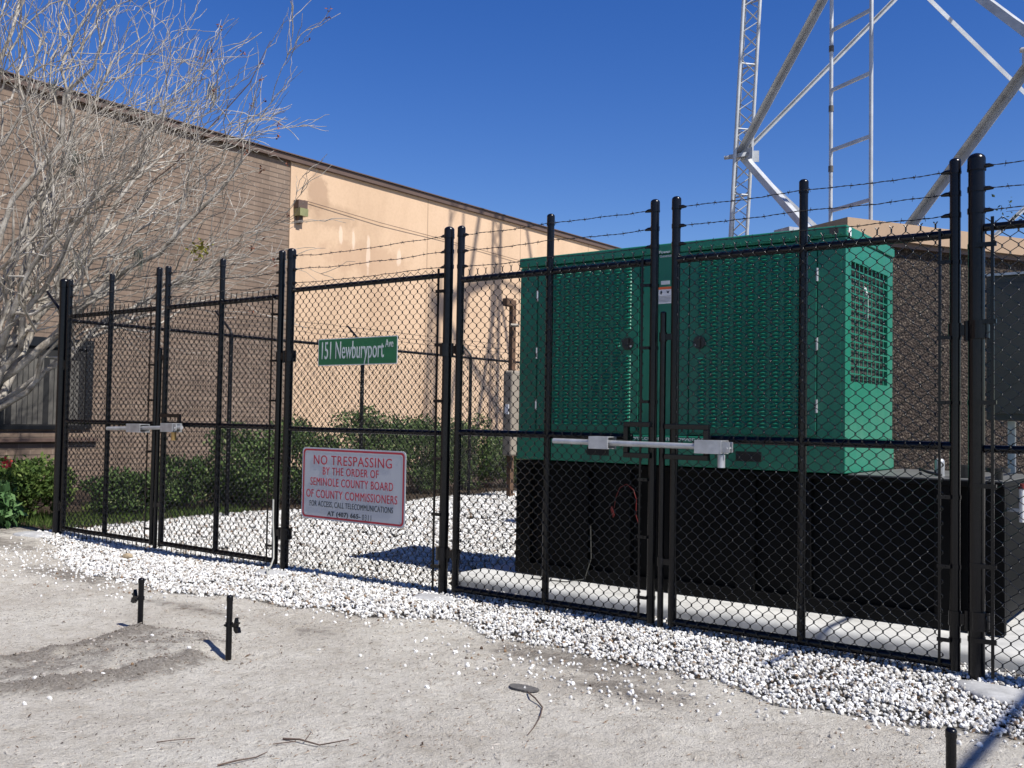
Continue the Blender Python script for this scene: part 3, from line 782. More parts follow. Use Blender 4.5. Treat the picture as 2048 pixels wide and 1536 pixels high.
# ------------------------------------------------------------------ signs
yS = YF-.052
t = thing('street_sign', 'green street name sign reading 151 Newburyport Ave, wired to the mesh', 'sign', (-6.0, yS, 1.8))
X0, X1, Z0, Z1 = -6.475, -5.535, 1.80, 2.03
MB().prism(rrect(X0, X1, Z0, Z1, .012, yS), (0, .003, 0)).build('border', M['sign_text'], t)
MB().prism(rrect(X0+.007, X1-.007, Z0+.007, Z1-.007, .010, yS-.0008), (0, .0007, 0)).build('panel', M['sign_green'], t)
W_, H_ = X1-X0, Z1-Z0
def fx(f): return X0+f*W_
def fz(f): return Z1-f*H_
letters('151 Newburyport', fx(.05), fx(.838), fz(.965), fz(.12), yS-.001, M['sign_text'], t, bold=.0)
letters('Ave', fx(.855), fx(.95), fz(.40), fz(.12), yS-.001, M['sign_text'], t)
t = thing('warning_sign', 'white no trespassing sign with red lettering and red border', 'sign', (-6.0, yS, .48))
X0, X1, Z0, Z1 = -6.645, -5.415, .485, 1.097
W_, H_ = X1-X0, Z1-Z0
MB().prism(rrect(X0, X1, Z0, Z1, .04, yS), (0, .003, 0)).build('panel', M['sign_white'], t)
def ringframe(mb, a, b):
    m = len(a); mb.add(np.vstack([a, b]), [(i, (i+1) % m, m+(i+1) % m, m+i) for i in range(m)])
mb = MB(); ringframe(mb, rrect(X0+.014, X1-.014, Z0+.012, Z1-.012, .036, yS-.0012), rrect(X0+.032, X1-.032, Z0+.028, Z1-.028, .026, yS-.0012))
mb.build('red_border', M['sign_red'], t)
for s, a, b, top, bot, m, bo in (('NO TRESPASSING', .12, .875, .105, .235, 'sign_red', .0), ('BY THE ORDER OF', .215, .755, .268, .375, 'sign_red', .0),
        ('SEMINOLE COUNTY BOARD', .09, .89, .42, .53, 'sign_red', .0), ('OF COUNTY COMMISSIONERS', .05, .93, .588, .70, 'sign_red', .0),
        ('FOR ACCESS, CALL TELECOMMUNICATIONS', .088, .893, .742, .832, 'sign_black', .0), ('AT (407) 665-', .27, .595, .872, .955, 'sign_black', .025), ('0311', .61, .695, .872, .95, 'sign_black', -.012)):
    letters(s, fx(a), fx(b), fz(bot), fz(top), yS-.0014, M[m], t, bold=bo, space=1.10)
for x in (X0+.05, X1-.05):
    for z in (Z0+.045, Z1-.045): MB().cyl((x, yS-.004, z), (x, yS, z), .006, 8).build('bolt', M['galv'], t)

# ------------------------------------------------------------------ generator
GX0, GX1, GY0, GY1, GZ0, GZ1 = -4.87, -2.18, 6.54, 7.60, 1.045, 2.70
t = thing('generator', 'green standby generator with louvred doors standing on a black tank', 'generator', ((GX0+GX1)/2, (GY0+GY1)/2, GZ0))
mb = MB(); mb.box(GX0, GX1-.03, GY0+.014, GY1, 1.27, 2.62); body = mb.build('body', M['green'], t, bevel=.006)
mb = MB(); mb.box(GX0-.004, GX1+.010, GY0-.020, GY1+.01, GZ0, 1.265); mb.build('base_skirt', M['green'], t, bevel=.006)
mb = MB(); mb.box(GX0-.012, GX1+.012, GY0-.010, GY1+.012, 2.625, 2.70); ro = mb.build('roof', M['green'], t, bevel=.008)
mb = MB()
for k in range(15):                                     # drip louvres under the lid on the right half
    x = -3.26 + k*.072
    mb.box(x, x+.052, GY0-.018, GY0-.008, 2.640, 2.646)
mb.build('vent_slots', M['green_trim'], ro)
# fixed columns between the doors
for a, b in ((GX0, -4.70), (-3.735, -3.330), (-2.365, GX1-.03)):
    MB().box(a, b, GY0, GY0+.02, 1.27, 2.62).build('front_column', M['green'], t)
def door(x0, x1, z0, z1, lx, lz, hx, skip):
    d = MB().box(x0, x1, GY0-.002, GY0+.018, z0, z1).build('door', M['green'], t, bevel=.003)
    mb = MB(); y = GY0-.0022; w = .074; pitch = .0272
    nx = 9; xs = np.linspace(x0+.065, x1-.065-w, nx)
    k = 0; z = z0+.05
    while z < z1-.035:
        for x in xs:
            if abs(x+w/2-lx) < .10 and abs(z-lz) < .095: continue
            zz = z; c = x+w/2
            # half-round hood: rises out of the sheet, open at the bottom
            ks = np.linspace(0, pi, 6); top = [(c - w/2*cos(a), y, zz+.011+.006*sin(a)) for a in ks]
            low = [(c - w/2*cos(a)*.98, y-.015*sin(a)**.7, zz) for a in ks]
            V = np.array(top+low); F = [(i, i+6, i+7, i+1) for i in range(5)]
            mb.add(V, F, False)
            mb.quad((x, y-.0004, zz-.001), (x+w, y-.0004, zz-.001), (x+w, y-.0004, zz+.004), (x, y-.0004, zz+.004))
        z += pitch
    mb.build('louvres', M['green'], d)
    mb = MB(); ring = [(lx+.048*cos(a), GY0-.004, lz+.048*sin(a)) for a in np.linspace(0, 2*pi, 25)[:-1]]
    mb.prism(ring, (0, -.014, 0)); mb.box(lx-.013, lx+.013, GY0-.034, GY0-.018, lz-.038, lz+.038)
    h = mb.build('handle', M['rubber'], d, bevel=.003)
    MB().cyl((lx+(.03 if hx < lx else -.03), GY0-.022, lz-.02), (lx+(.03 if hx < lx else -.03), GY0-.018, lz-.02), .008, 10).build('key_lock', M['galv'], d)
    for z in (z0+.20, z0+.62, z1-.22):
        MB().vcyl(hx, GY0-.008, z-.045, z+.045, .009, 8).build('door_hinge', M['galv'], d)
    return d
door(-4.688, -3.745, 1.29, 2.60, -3.835, 1.958, -4.694, 1)
door(-3.320, -2.375, 1.29, 2.60, -3.236, 1.949, -2.369, 1)
for x0, x1, z0, z1 in ((-4.185, -3.985, 1.10, 1.165), (-2.94, -2.75, 1.10, 1.17)):
    MB().box(x0, x1, GY0-.0225, GY0-.018, z0, z1).build('lifting_slot', M['dark'], t)
letters('www.cumminspower.com', -3.84, -3.13, 1.219, 1.260, GY0-.0215, M['sign_text'], t, bold=.01)
letters('Power', -3.573, -3.478, 2.626, 2.648, GY0-.0115, M['sign_text'], t, bold=.02)
letters('Generation', -3.573, -3.445, 2.598, 2.618, GY0-.0015, M['sign_text'], t, bold=.02)
lb = MB().box(-3.590, -3.467, GY0-.003, GY0-.0005, 2.250, 2.375).build('warning_label', M['white'], t)
MB().box(-3.590, -3.467, GY0-.0045, GY0-.0031, 2.357, 2.375).build('orange_header', M['orange'], lb)
mb = MB()
mb.prism([(-3.562, GY0-.0046, 2.345), (-3.553, GY0-.0046, 2.349), (-3.547, GY0-.0046, 2.335), (-3.557, GY0-.0046, 2.317), (-3.566, GY0-.0046, 2.33)], (0, .001, 0))
mb.prism([(-3.512, GY0-.0046, 2.350), (-3.502, GY0-.0046, 2.338), (-3.488, GY0-.0046, 2.348), (-3.497, GY0-.0046, 2.324), (-3.508, GY0-.0046, 2.330)], (0, .001, 0))
for k in range(5): mb.box(-3.583, -3.474, GY0-.0042, GY0-.0032, 2.264+k*.010, 2.266+k*.010)
mb.build('label_print', M['sign_black'], lb)
MB().box(-3.560, -3.487, GY0-.0025, GY0-.0005, 2.393, 2.421).build('small_label', M['sign_text'], t)
# end panel with the air outlet grille
mb = MB(); xe0, xe1 = GX1-.03, GX1
gy0, gy1, gz0, gz1 = 6.655, 7.475, 1.66, 2.475
mb.box(xe0, xe1, GY0+.002, gy0, 1.27, 2.62); mb.box(xe0, xe1, gy1, GY1, 1.27, 2.62)
mb.box(xe0, xe1, gy0, gy1, 1.27, gz0); mb.box(xe0, xe1, gy0, gy1, gz1, 2.62)
ep = mb.build('end_panel', M['green'], t)
mb = MB(); ny, nz = 9, 15
for i in range(1, ny):
    y = gy0 + (gy1-gy0)*i/ny; mb.box(xe1-.008, xe1-.002, y-.006, y+.006, gz0, gz1)
for k in range(1, nz):
    z = gz0 + (gz1-gz0)*k/nz; mb.box(xe1-.0075, xe1-.0025, gy0, gy1, z-.0045, z+.0045)
mb.build('outlet_grille', M['green'], ep)
MB().box(xe0-.004, xe0+.002, gy0, gy1, gz0, gz1).build('outlet_cavity', M['dark'], ep)
mb = MB(); mb.box(xe0+.003, xe0+.009, gy0+.004, gy1-.20, gz0+.02, gz1-.11)
for k in range(14): mb.box(xe0+.009, xe0+.011, gy0+.03, gy1-.24, gz0+.04+k*.048, gz0+.052+k*.048)
mb.build('radiator_core', M['cabinet'], ep)
MB().tube([(xe0+.014, 6.98, 2.33), (xe0+.014, 7.03, 2.28), (xe0+.014, 7.03, 2.12)], .014, 8).build('overflow_hose', M['white'], ep)
MB().box(GX1+.013, GX1+.015, GY0+.02, GY0+.07, 2.632, 2.69).build('warning_label', M['white'], t)
MB().box(-2.285, -2.225, GY0-.0125, GY0-.0102, 2.640, 2.688).build('small_label', M['cabinet'], t)

# ------------------------------------------------------------------ tank
TX0, TX1, TY0, TY1 = -4.89, -1.22, 6.55, 7.75
t = thing('fuel_tank', 'long black fuel tank under the green generator', 'tank', ((TX0+TX1)/2, 7.1, .10))
mb = MB(); mb.box(TX0+.03, TX1-.03, TY0+.05, TY1, .20, 1.00); mb.build('tank_shell', M['tank'], t)
mb = MB()
for x in (TX0, -4.33, -3.95, -2.95, -2.55, -1.62, TX1-.14): mb.box(x, x+.14, TY0, TY0+.05, .20, 1.0)
mb.box(TX0, TX1, TY0-.01, TY1+.01, 1.0, 1.035); mb.box(TX0, TX1, TY0-.004, TY0+.055, .115, .20); mb.box(TX0, TX1, TY1-.10, TY1, .115, .20)
mb.box(TX1-.03, TX1, TY0+.05, TY1, .20, 1.0)
mb.build('tank_frame', M['tank'], t, bevel=.004)
MB().box(GX1+.02, TX1-.01, TY0, TY1, 1.0355, 1.043).build('deck_plate', M['tank_top'], t)
MB().vcyl(-1.66, 6.84, 1.043, 1.14, .030, 14).dome(-1.66, 6.84, 1.14, .030, .02).build('filler_cap', M['galv'], t)
MB().vcyl(-1.50, 6.78, 1.043, 1.11, .055, 18).vcyl(-1.50, 6.78, 1.11, 1.125, .06, 18).build('filler_neck', M['rubber'], t)
MB().vcyl(-1.29, 6.72, 1.043, 1.09, .03, 14).vcyl(-1.29, 6.72, 1.09, 1.115, .07, 18).build('vent_cap', M['rubber'], t)
mb = MB(); mb.tube([(-1.75, 6.74, 1.05), (-1.76, 6.74, 1.09), (-1.7, 6.73, 1.07), (-1.62, 6.72, 1.055)], .010, 6); mb.build('hose', M['rubber'], t)
MB().tube([(-3.945, TY0-.01, .70), (-3.925, TY0-.015, .79), (-3.89, TY0-.02, .86), (-3.83, TY0-.02, .89), (-3.77, TY0-.02, .85), (-3.745, TY0-.02, .78), (-3.75, TY0-.015, .66), (-3.73, TY0-.01, .60)], .0026, 6).build('red_lead', M['redwire'], t)
MB().obox((-3.955, TY0-.015, .67), (.006, 0, .010), (0, .003, 0), (-.012, 0, .032)).build('red_tag', M['redwire'], t)
MB().tube([(-4.15, TY0-.02, .55), (-4.14, TY0-.02, .30), (-4.17, TY0-.06, .14), (-4.3, TY0-.12, .112), (-4.6, TY0-.18, .112)], .0045, 6).build('drain_hose', M['cabinet'], t)
mk = MB().vcyl(-1.135, 6.62, .80, 1.0, .020, 12).build('level_marker', M['white'], t)
MB().vcyl(-1.135, 6.62, 1.0, 1.03, .023, 12).build('red_cap', M['redwire'], mk)
MB().box(TX1, -1.13, 6.61, 6.63, .86, .88).build('marker_bracket', M['galv'], t)

# pad with a rounded edge
def pad():
    x0, x1, y0, y1, z1, r = -5.28, -.86, 6.14, 8.2, .105, .05
    prof = [(0, -.1), (0, z1-r)] + [(r-r*cos(a), z1-r+r*sin(a)) for a in np.linspace(.25, pi/2, 5)]
    def ring(ins, z):
        rc = .10; pts = []
        for cx, cy, a0 in ((x1-rc, y1-rc, 0), (x0+rc, y1-rc, 90), (x0+rc, y0+rc, 180), (x1-rc, y0+rc, 270)):
            for i in range(7):
                a = radians(a0+90*i/6); pts.append((cx+(rc-ins)*cos(a), cy+(rc-ins)*sin(a), z))
        return pts
    R = [ring(i, z) for i, z in prof]; m = len(R[0])
    mb = MB(); mb.add(np.array(R).reshape(-1, 3), [(k*m+j, k*m+(j+1) % m, (k+1)*m+(j+1) % m, (k+1)*m+j) for k in range(len(R)-1) for j in range(m)], True)
    mb.ngon(R[-1])
    tag(mb.build('concrete_pad', M['concrete'], None), kind='structure')
pad()

# ------------------------------------------------------------------ stub posts
def stub(x, y, h, zc, dx, label):
    z0 = gh(x, y)
    t = thing('gate_stop_post', label, 'post', (x, y, z0), 'short black gate stop posts in the sand')
    MB().vcyl(x, y, z0-.1, h, .0175, 16).build('pipe', M['black'], t)
    c = MB().vcyl(x, y, h-.02, h+.002, .0195, 16); c.dome(x, y, h+.002, .0195, .012, 16); c.build('cap', M['black'], t)
    if zc:
        mb = MB(); mb.vcyl(x, y, zc-.012, zc+.012, .0225, 14)
        mb.cyl((x, y-.02, zc), (x, y-.034, zc), .007, 6)
        mb.build('collar', M['black'], t)
        mb = MB(); s = dx
        mb.box(min(x+s*.015, x+s*.075), max(x+s*.015, x+s*.075), y-.010, y+.010, zc-.008, zc+.010)
        mb.prism([(x+s*.055, y-.012, zc+.008), (x+s*.082, y-.012, zc+.012), (x+s*.086, y-.012, zc+.022), (x+s*.070, y-.012, zc+.022), (x+s*.066, y-.012, zc+.048), (x+s*.058, y-.012, zc+.022)], (0, .024, 0))
        mb.prism([(x+s*.050, y-.010, zc-.008), (x+s*.088, y-.010, zc-.004), (x+s*.098, y-.010, zc-.034), (x+s*.070, y-.010, zc-.040), (x+s*.052, y-.010, zc-.026)], (0, .020, 0))
        mb.build('latch_arm', M['black'], t, bevel=.002)
stub(-5.614, 3.591, .32, .205, -1, 'stub post with its latch pointing left, farther left of the two')
stub(-4.717, 3.586, .32, .165, 1, 'stub post with its latch pointing right, standing in a hollow')
stub(-.851, 3.664, .32, None, 1, 'short plain stub post cut off by the bottom right edge of the photo')

# ------------------------------------------------------------------ building
BX = -16.9
t = thing('brick_building', 'long flat roofed building, brown block at the left and peach stucco beyond', 'building', (BX, 12, 0))
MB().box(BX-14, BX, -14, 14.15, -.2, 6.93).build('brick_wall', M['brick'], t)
MB().box(BX-14, BX+.025, 14.15, 28.2, -.2, 6.93).build('stucco_wall', M['stucco'], t)
mb = MB(); mb.box(BX-14.1, BX+.10, -14.1, 28.3, 6.93, 7.06); rf = mb.build('roof_trim', M['trim'], t, bevel=.01)
MB().box(BX-.2, BX+.14, -14.15, 28.35, 7.062, 7.085).build('drip_edge', M['trim'], rf)
w = MB().box(BX-.01, BX+.015, 5.2, 9.65, 1.07, 2.64).build('window', M['dark'], t)
mb = MB(); mb.box(BX+.016, BX+.06, 5.15, 9.68, 2.50, 2.66); mb.box(BX+.016, BX+.05, 9.55, 9.68, 1.07, 2.50); mb.box(BX+.016, BX+.05, 5.15, 9.55, 1.05, 1.12)
for y in (6.6, 8.05): mb.box(BX+.016, BX+.045, y, y+.06, 1.12, 2.5)
mb.build('window_frame', M['rubber'], w)
mb = MB()
for k in range(46):
    y = 5.3 + k*.092
    if k % 7 == 3: continue
    a = .5*sin(k*1.7)*.3
    mb.quad((BX+.018, y, 1.14), (BX+.026+a*.02, y+.075, 1.14), (BX+.026+a*.02, y+.075, 2.28), (BX+.018, y, 2.28))
mb.build('blinds', mat('grey_blinds', (.075, .07, .06), .8, var=.4, scale=2), w)
MB().box(BX, BX+.09, 4.9, 9.8, .84, .90).build('sill', M['trim'], t)
lm = MB().box(BX+.026, BX+.20, 14.24, 14.50, 5.92, 6.10).build('wall_lamp', M['trim'], t, bevel=.01)
MB().box(BX+.027, BX+.23, 14.26, 14.49, 5.75, 5.918).build('lamp_glass', mat('dusty_lamp_glass', (.22, .22, .10), .3, var=.2), lm)
MB().box(BX+.028, BX+.14, 14.31, 14.42, 5.60, 5.748).build('lamp_box', M['trim'], lm)
tag(MB().tube([(BX+.06, 14.5, 6.14), (BX+.08, 16.9, 6.04), (BX+.06, 19.3, 6.0), (BX+.08, 24.4, 5.85)], .007, 5).build('wall_cable', M['soil_edge'], None), 'thin dark cable strung along the peach wall from its lamp', 'cable')

# shelter
C = np.array([-2.99, 9.02, 0]); vv = np.array([.493, .87, 0]); uu = np.array([-.87, .493, 0])
t = thing('equipment_shelter', 'brown pebble faced equipment shelter with tan roof edge behind the generator', 'shelter', tuple(C))
cc = C + vv*2.6 + uu*1.5
MB().obox(cc + np.array([0, 0, 1.50]), vv*2.5, uu*1.4, (0, 0, 1.6)).build('pebble_wall', M['aggregate'], t)
MB().obox(cc + np.array([0, 0, 3.19]), vv*2.6, uu*1.5, (0, 0, .085)).build('roof', M['tan_trim'], t)
MB().obox(cc + np.array([0, 0, 3.08]), vv*2.56, uu*1.46, (0, 0, .024)).build('roof_soffit', M['trim'], t)
MB().obox(C + vv*.15 + uu*1.0 + np.array([0, 0, 3.31]), vv*.10, uu*.12, (0, 0, .035)).build('roof_bracket', M['galv'], t)

t = thing('electrical_cabinet', 'grey electrical cabinet at the right edge behind the fence', 'cabinet', (-1.2, 8.3, 0))
MB().box(-1.655, -.75, 8.2, 8.55, 1.42, 2.52).build('cabinet_box', M['cabinet'], t, bevel=.008)
MB().box(-1.60, -.80, 8.185, 8.199, 1.47, 2.46).build('cabinet_door', M['cabinet'], t, bevel=.004)
MB().box(-1.67, -.73, 8.18, 8.57, 2.522, 2.54).build('rain_hood', M['galv'], t)
for x in (-1.5, -.9): MB().box(x-.025, x+.025, 8.3, 8.35, 0, 1.418).build('leg', M['galv'], t)
MB().vcyl(-1.2, 8.35, .1, 1.415, .025, 10).build('conduit', M['galv'], t)

t = thing('meter_pedestal', 'brown post with beige meter box just left of the generator', 'meter', (-10.3, 13.75, 0))
MB().box(-10.45, -10.37, 13.70, 13.80, 0, 3.45).build('post', M['wood'], t)
MB().box(-10.47, -10.35, 13.52, 13.698, 3.33, 3.47).build('post_head', M['wood'], t, bevel=.02)
MB().box(-10.36, -10.16, 13.44, 13.74, .74, 2.20).build('meter_box', M['beige'], t, bevel=.03)
MB().box(-10.30, -10.22, 13.425, 13.438, 1.45, 1.62).build('meter_label', M['white'], t)
MB().cyl((-10.35, 13.6, 3.0), (-10.25, 13.72, 3.0), .03, 10).build('knob', M['beige'], t)

# ------------------------------------------------------------------ tower
TC = np.array([-5.13, 21.23, 0])
A0 = [np.array([-9.61, 21.09, 0]), np.array([-2.68, 17.66, 0]), np.array([-3.0, 25.0, 0])]
def legp(i, z):
    d = A0[i]-TC; d = d/np.linalg.norm(d)
    return TC + d*(4.70 - .05*z) + np.array([0, 0, z])
t = thing('lattice_tower', 'tall grey steel lattice tower with crossed braces behind the shelter', 'tower', tuple(TC))
ZT = [0, 7.5, 15, 21.5]
for i in range(3):
    mb = MB(); c = [np.array([.235*cos(radians(a+20)), .235*sin(radians(a+20)), 0]) for a in (0, 120, 240)]
    for q in c: mb.tube([legp(i, 0)+q, legp(i, 22)+q], .044, 8)
    for a in range(3):
        p0, p1 = c[a], c[(a+1) % 3]; z = .1; f = 0; pts = []
        while z < 22:
            q = p0 if f % 2 == 0 else p1
            pts.append(legp(i, z)+q); z += .30; f += 1
        mb.tube(pts, .022, 5, smooth=False)
        for k in range(14):
            z = .6 + k*1.5; mb.cyl(legp(i, z)+p0, legp(i, z)+p1, .020, 5)
    leg = mb.build('leg', M['tower'], t)
    for z in ZT:
        mb = MB()
        p = legp(i, z); mb.tube([p+(0, 0, -.045), p+(0, 0, .045)], .275, 3)
        mb.cyl(p-np.array([.36, .1, 0]), p+np.array([.2, 0, 0]), .045, 8)
        for k in range(3):
            if k != i:
                d = (A0[k]-A0[i])/np.linalg.norm(A0[k]-A0[i]); mb.obox(p+d*.30+np.array([0, 0, 0]), d*.11, (0, 0, .13), np.cross(d, (0, 0, 1))*.010)
        mb.build('gusset_plate', M['tower'], leg)
def angle_bar(a, b, w):
    mb = MB(); d = (b-a); ln = np.linalg.norm(d); d /= ln; n = np.cross(d, (0, 0, 1)); n /= np.linalg.norm(n); u = np.cross(n, d)
    c = (a+b)/2
    mb.obox(c, d*ln/2, u*w/2, n*.006); mb.obox(c + u*(w/2-.006) + n*(w/2), d*ln/2, u*.006, n*(w/2-.007))
    return mb
for i, j, w in ((0, 1, .145), (0, 2, .095), (1, 2, .12)):
    for z0, z1 in zip(ZT[:-1], ZT[1:]):
        for a, b in (((i, z0), (j, z1)), ((j, z0), (i, z1))):
            angle_bar(legp(*a), legp(*b) + np.array([0, 0, 0.]), w if (a[0], j) != (j, i) else w).build('brace', M['tower'], t)
# waveguide ladder hanging inside the face
t = thing('cable_ladder', 'vertical ladder of two pipes with slanting looking rungs inside the tower', 'ladder', (-6.3, 19.2, 0))
La = np.array([-6.796, 19.474, 0]); Lb = np.array([-5.822, 18.882, 0]); inn = np.array([.01, .01, 0])
for q in (La, Lb):
    r_ = MB().tube([q, q + np.array([0, 0, 21.5])], .038, 10).build('side_pipe', M['tower'], t)
for k in range(-7, 10):
    z = 9.30 + k*1.22
    if z < .3: continue
    c = (La+Lb)/2 + np.array([0, 0, z]); d = (Lb-La)/2
    mb = MB(); mb.obox(c, d, (0, 0, .035), np.cross(d/np.linalg.norm(d), (0, 0, 1))*.02); mb.build('rung', M['tower'], t)
for k in range(-7, 10):
    z = 8.93 + k*1.22
    if z > .3: MB().vcyl(La[0], La[1], z-.06, z+.06, .052, 8).build('pipe_clamp', M['lid'], t)

# ------------------------------------------------------------------ unseen cables, added to cast the shadows across the gravel
def cable(x, z, r, y0, y1, label):
    pts = [(x, y, z + .004*(y-7)**2*.0) for y in np.linspace(y0, y1, 6)]
    tag(MB().tube(pts, r, 8).build('shadow_cable', M['rubber'], None), label, 'cable', 'unseen cables added for their shadows')
cable(2.45, 4.25, .030, -6, 16, 'thick unseen cable added to cast a shadow across the bottom right corner')
cable(.65, 3.6, .020, 5.15, 16, 'thinner unseen cable added to cast a shadow across the concrete pad')

# ------------------------------------------------------------------ plants
def bush(name, x, y, rx, ry, h, n, size, m, label, cat, group=None, zmin=.05, seed=0):
    g0 = gh(x, y)
    t = thing(name, label, cat, (x, y, g0), group)
    rs = np.random.default_rng(seed)
    nc = 34
    cx = rs.uniform(-1, 1, (nc, 3)); cx /= np.maximum(np.linalg.norm(cx, axis=1, keepdims=True), 1)
    C3 = np.stack([x + cx[:, 0]*rx*.85, y + cx[:, 1]*ry*.85, g0 + zmin + (h-zmin)*(.5+.42*cx[:, 2])], -1)
    k = rs.integers(0, nc, n)
    R = rs.normal(size=(n, 3)); R /= np.linalg.norm(R, axis=1, keepdims=True)
    rad = rs.uniform(.3, 1, n)[:, None]**.5
    P = C3[k] + R*rad*np.array([rx*.38, ry*.38, h*.17])
    P[:, 2] = np.maximum(P[:, 2], g0+zmin)
    V, F = leaf_quads(P, rs.uniform(.6, 1.3, n)*size, .5, .55)
    tone = np.clip(rs.normal(.45, .25, n) + (cx[k, 0]*.1), 0, 1)
    mb = MB(); mb.add(V, F, False); mb.build('foliage', m, t, attr={'tone': np.repeat(tone, 4)})
    mb = MB()
    for i in range(9):
        a = rs.uniform(0, 2*pi); q = C3[rs.integers(0, nc)]
        mb.tube([(x+.05*cos(a), y+.05*sin(a), g0-.03), (x+.4*(q[0]-x), y+.4*(q[1]-y), g0+.4*(q[2]-g0)), tuple(q)], [.012, .009, .004], 5)
    mb.build('stem', M['soil_edge'], t)
hl = ['hedge shrub at the left end, seen behind the middle stile of the gate', 'hedge shrub behind the left post of the sign panel', 'hedge shrub right behind the middle of the white sign',
      'hedge shrub behind the right edge of the white sign', 'hedge shrub showing behind the post right of the signs']
for i, (y, h, m) in enumerate(((9.35, 1.20, 'hedge'), (10.6, 1.36, 'hedge'), (11.9, 1.48, 'hedge'), (13.2, 1.50, 'hedge'), (14.5, 1.42, 'hedge'))):
    bush('hedge_shrub', -12.15, y, .62, .80, h, 9000, .062, M[m], hl[i], 'hedge', 'hedge shrubs behind the side fence', seed=20+i)
bush('lime_shrub', -12.2, 15.9, .7, .8, 1.05, 6000, .085, M['lime'], 'bright yellow green shrub just left of the generator', 'shrub', seed=41)
bush('low_shrub', -12.1, 7.5, .5, .55, .62, 4200, .06, M['hedge'], 'low green shrub behind the left gates, below the window corner', 'shrub', seed=42)
bush('low_shrub', -12.2, 8.35, .45, .45, .78, 3600, .06, M['hedge'], 'low dark shrub between the window and the hedge', 'shrub', seed=43)
bush('flowering_bush', -12.6, 6.35, .62, .5, .80, 5200, .07, M['lime'], 'yellow green bush with a red flower at the left edge', 'bush', seed=44)
bush('leafy_plant', -11.95, 5.55, .42, .38, .48, 1500, .13, M['herb'], 'broad leaved green plant at the foot of the corner post', 'plant', seed=45)
fl = bpy.data.objects['flowering_bush']
P = np.array([-12.30, 5.98, .72]) + RNG.normal(0, .022, (40, 3)); V, F = leaf_quads(P, np.full(40, .045), 0, .8)
MB().add(V, F).build('flower', M['flower'], fl, attr={'tone': np.repeat(RNG.uniform(0, 1, 40), 4)})
# ground cover
n = 5200; y = RNG.uniform(5.7, 9.0, n); x = RNG.uniform(-13.4, -11.15, n); k = vnoise(x, y, 1.4, 55) > .38; x = x[k]; y = y[k]; n = len(x)
z = height(x, y); a = RNG.uniform(0, 2*pi, n); hh = RNG.uniform(.04, .13, n)
P = np.stack([x, y, z], -1); s = np.stack([np.cos(a), np.sin(a), 0*a], -1)
V = np.stack([P-s*.006, P+s*.006, P+s*.03*RNG.normal(size=(n, 1))+np.stack([0*a, 0*a, hh], -1)], 1).reshape(-1, 3)
tag(MB().add(V, np.arange(n*3).reshape(-1, 3)).build('grass', M['lime'], None, attr={'tone': np.repeat(RNG.uniform(0, 1, n), 3)}), 'green grass and weeds along the foot of the brick wall', 'grass', kind='stuff')

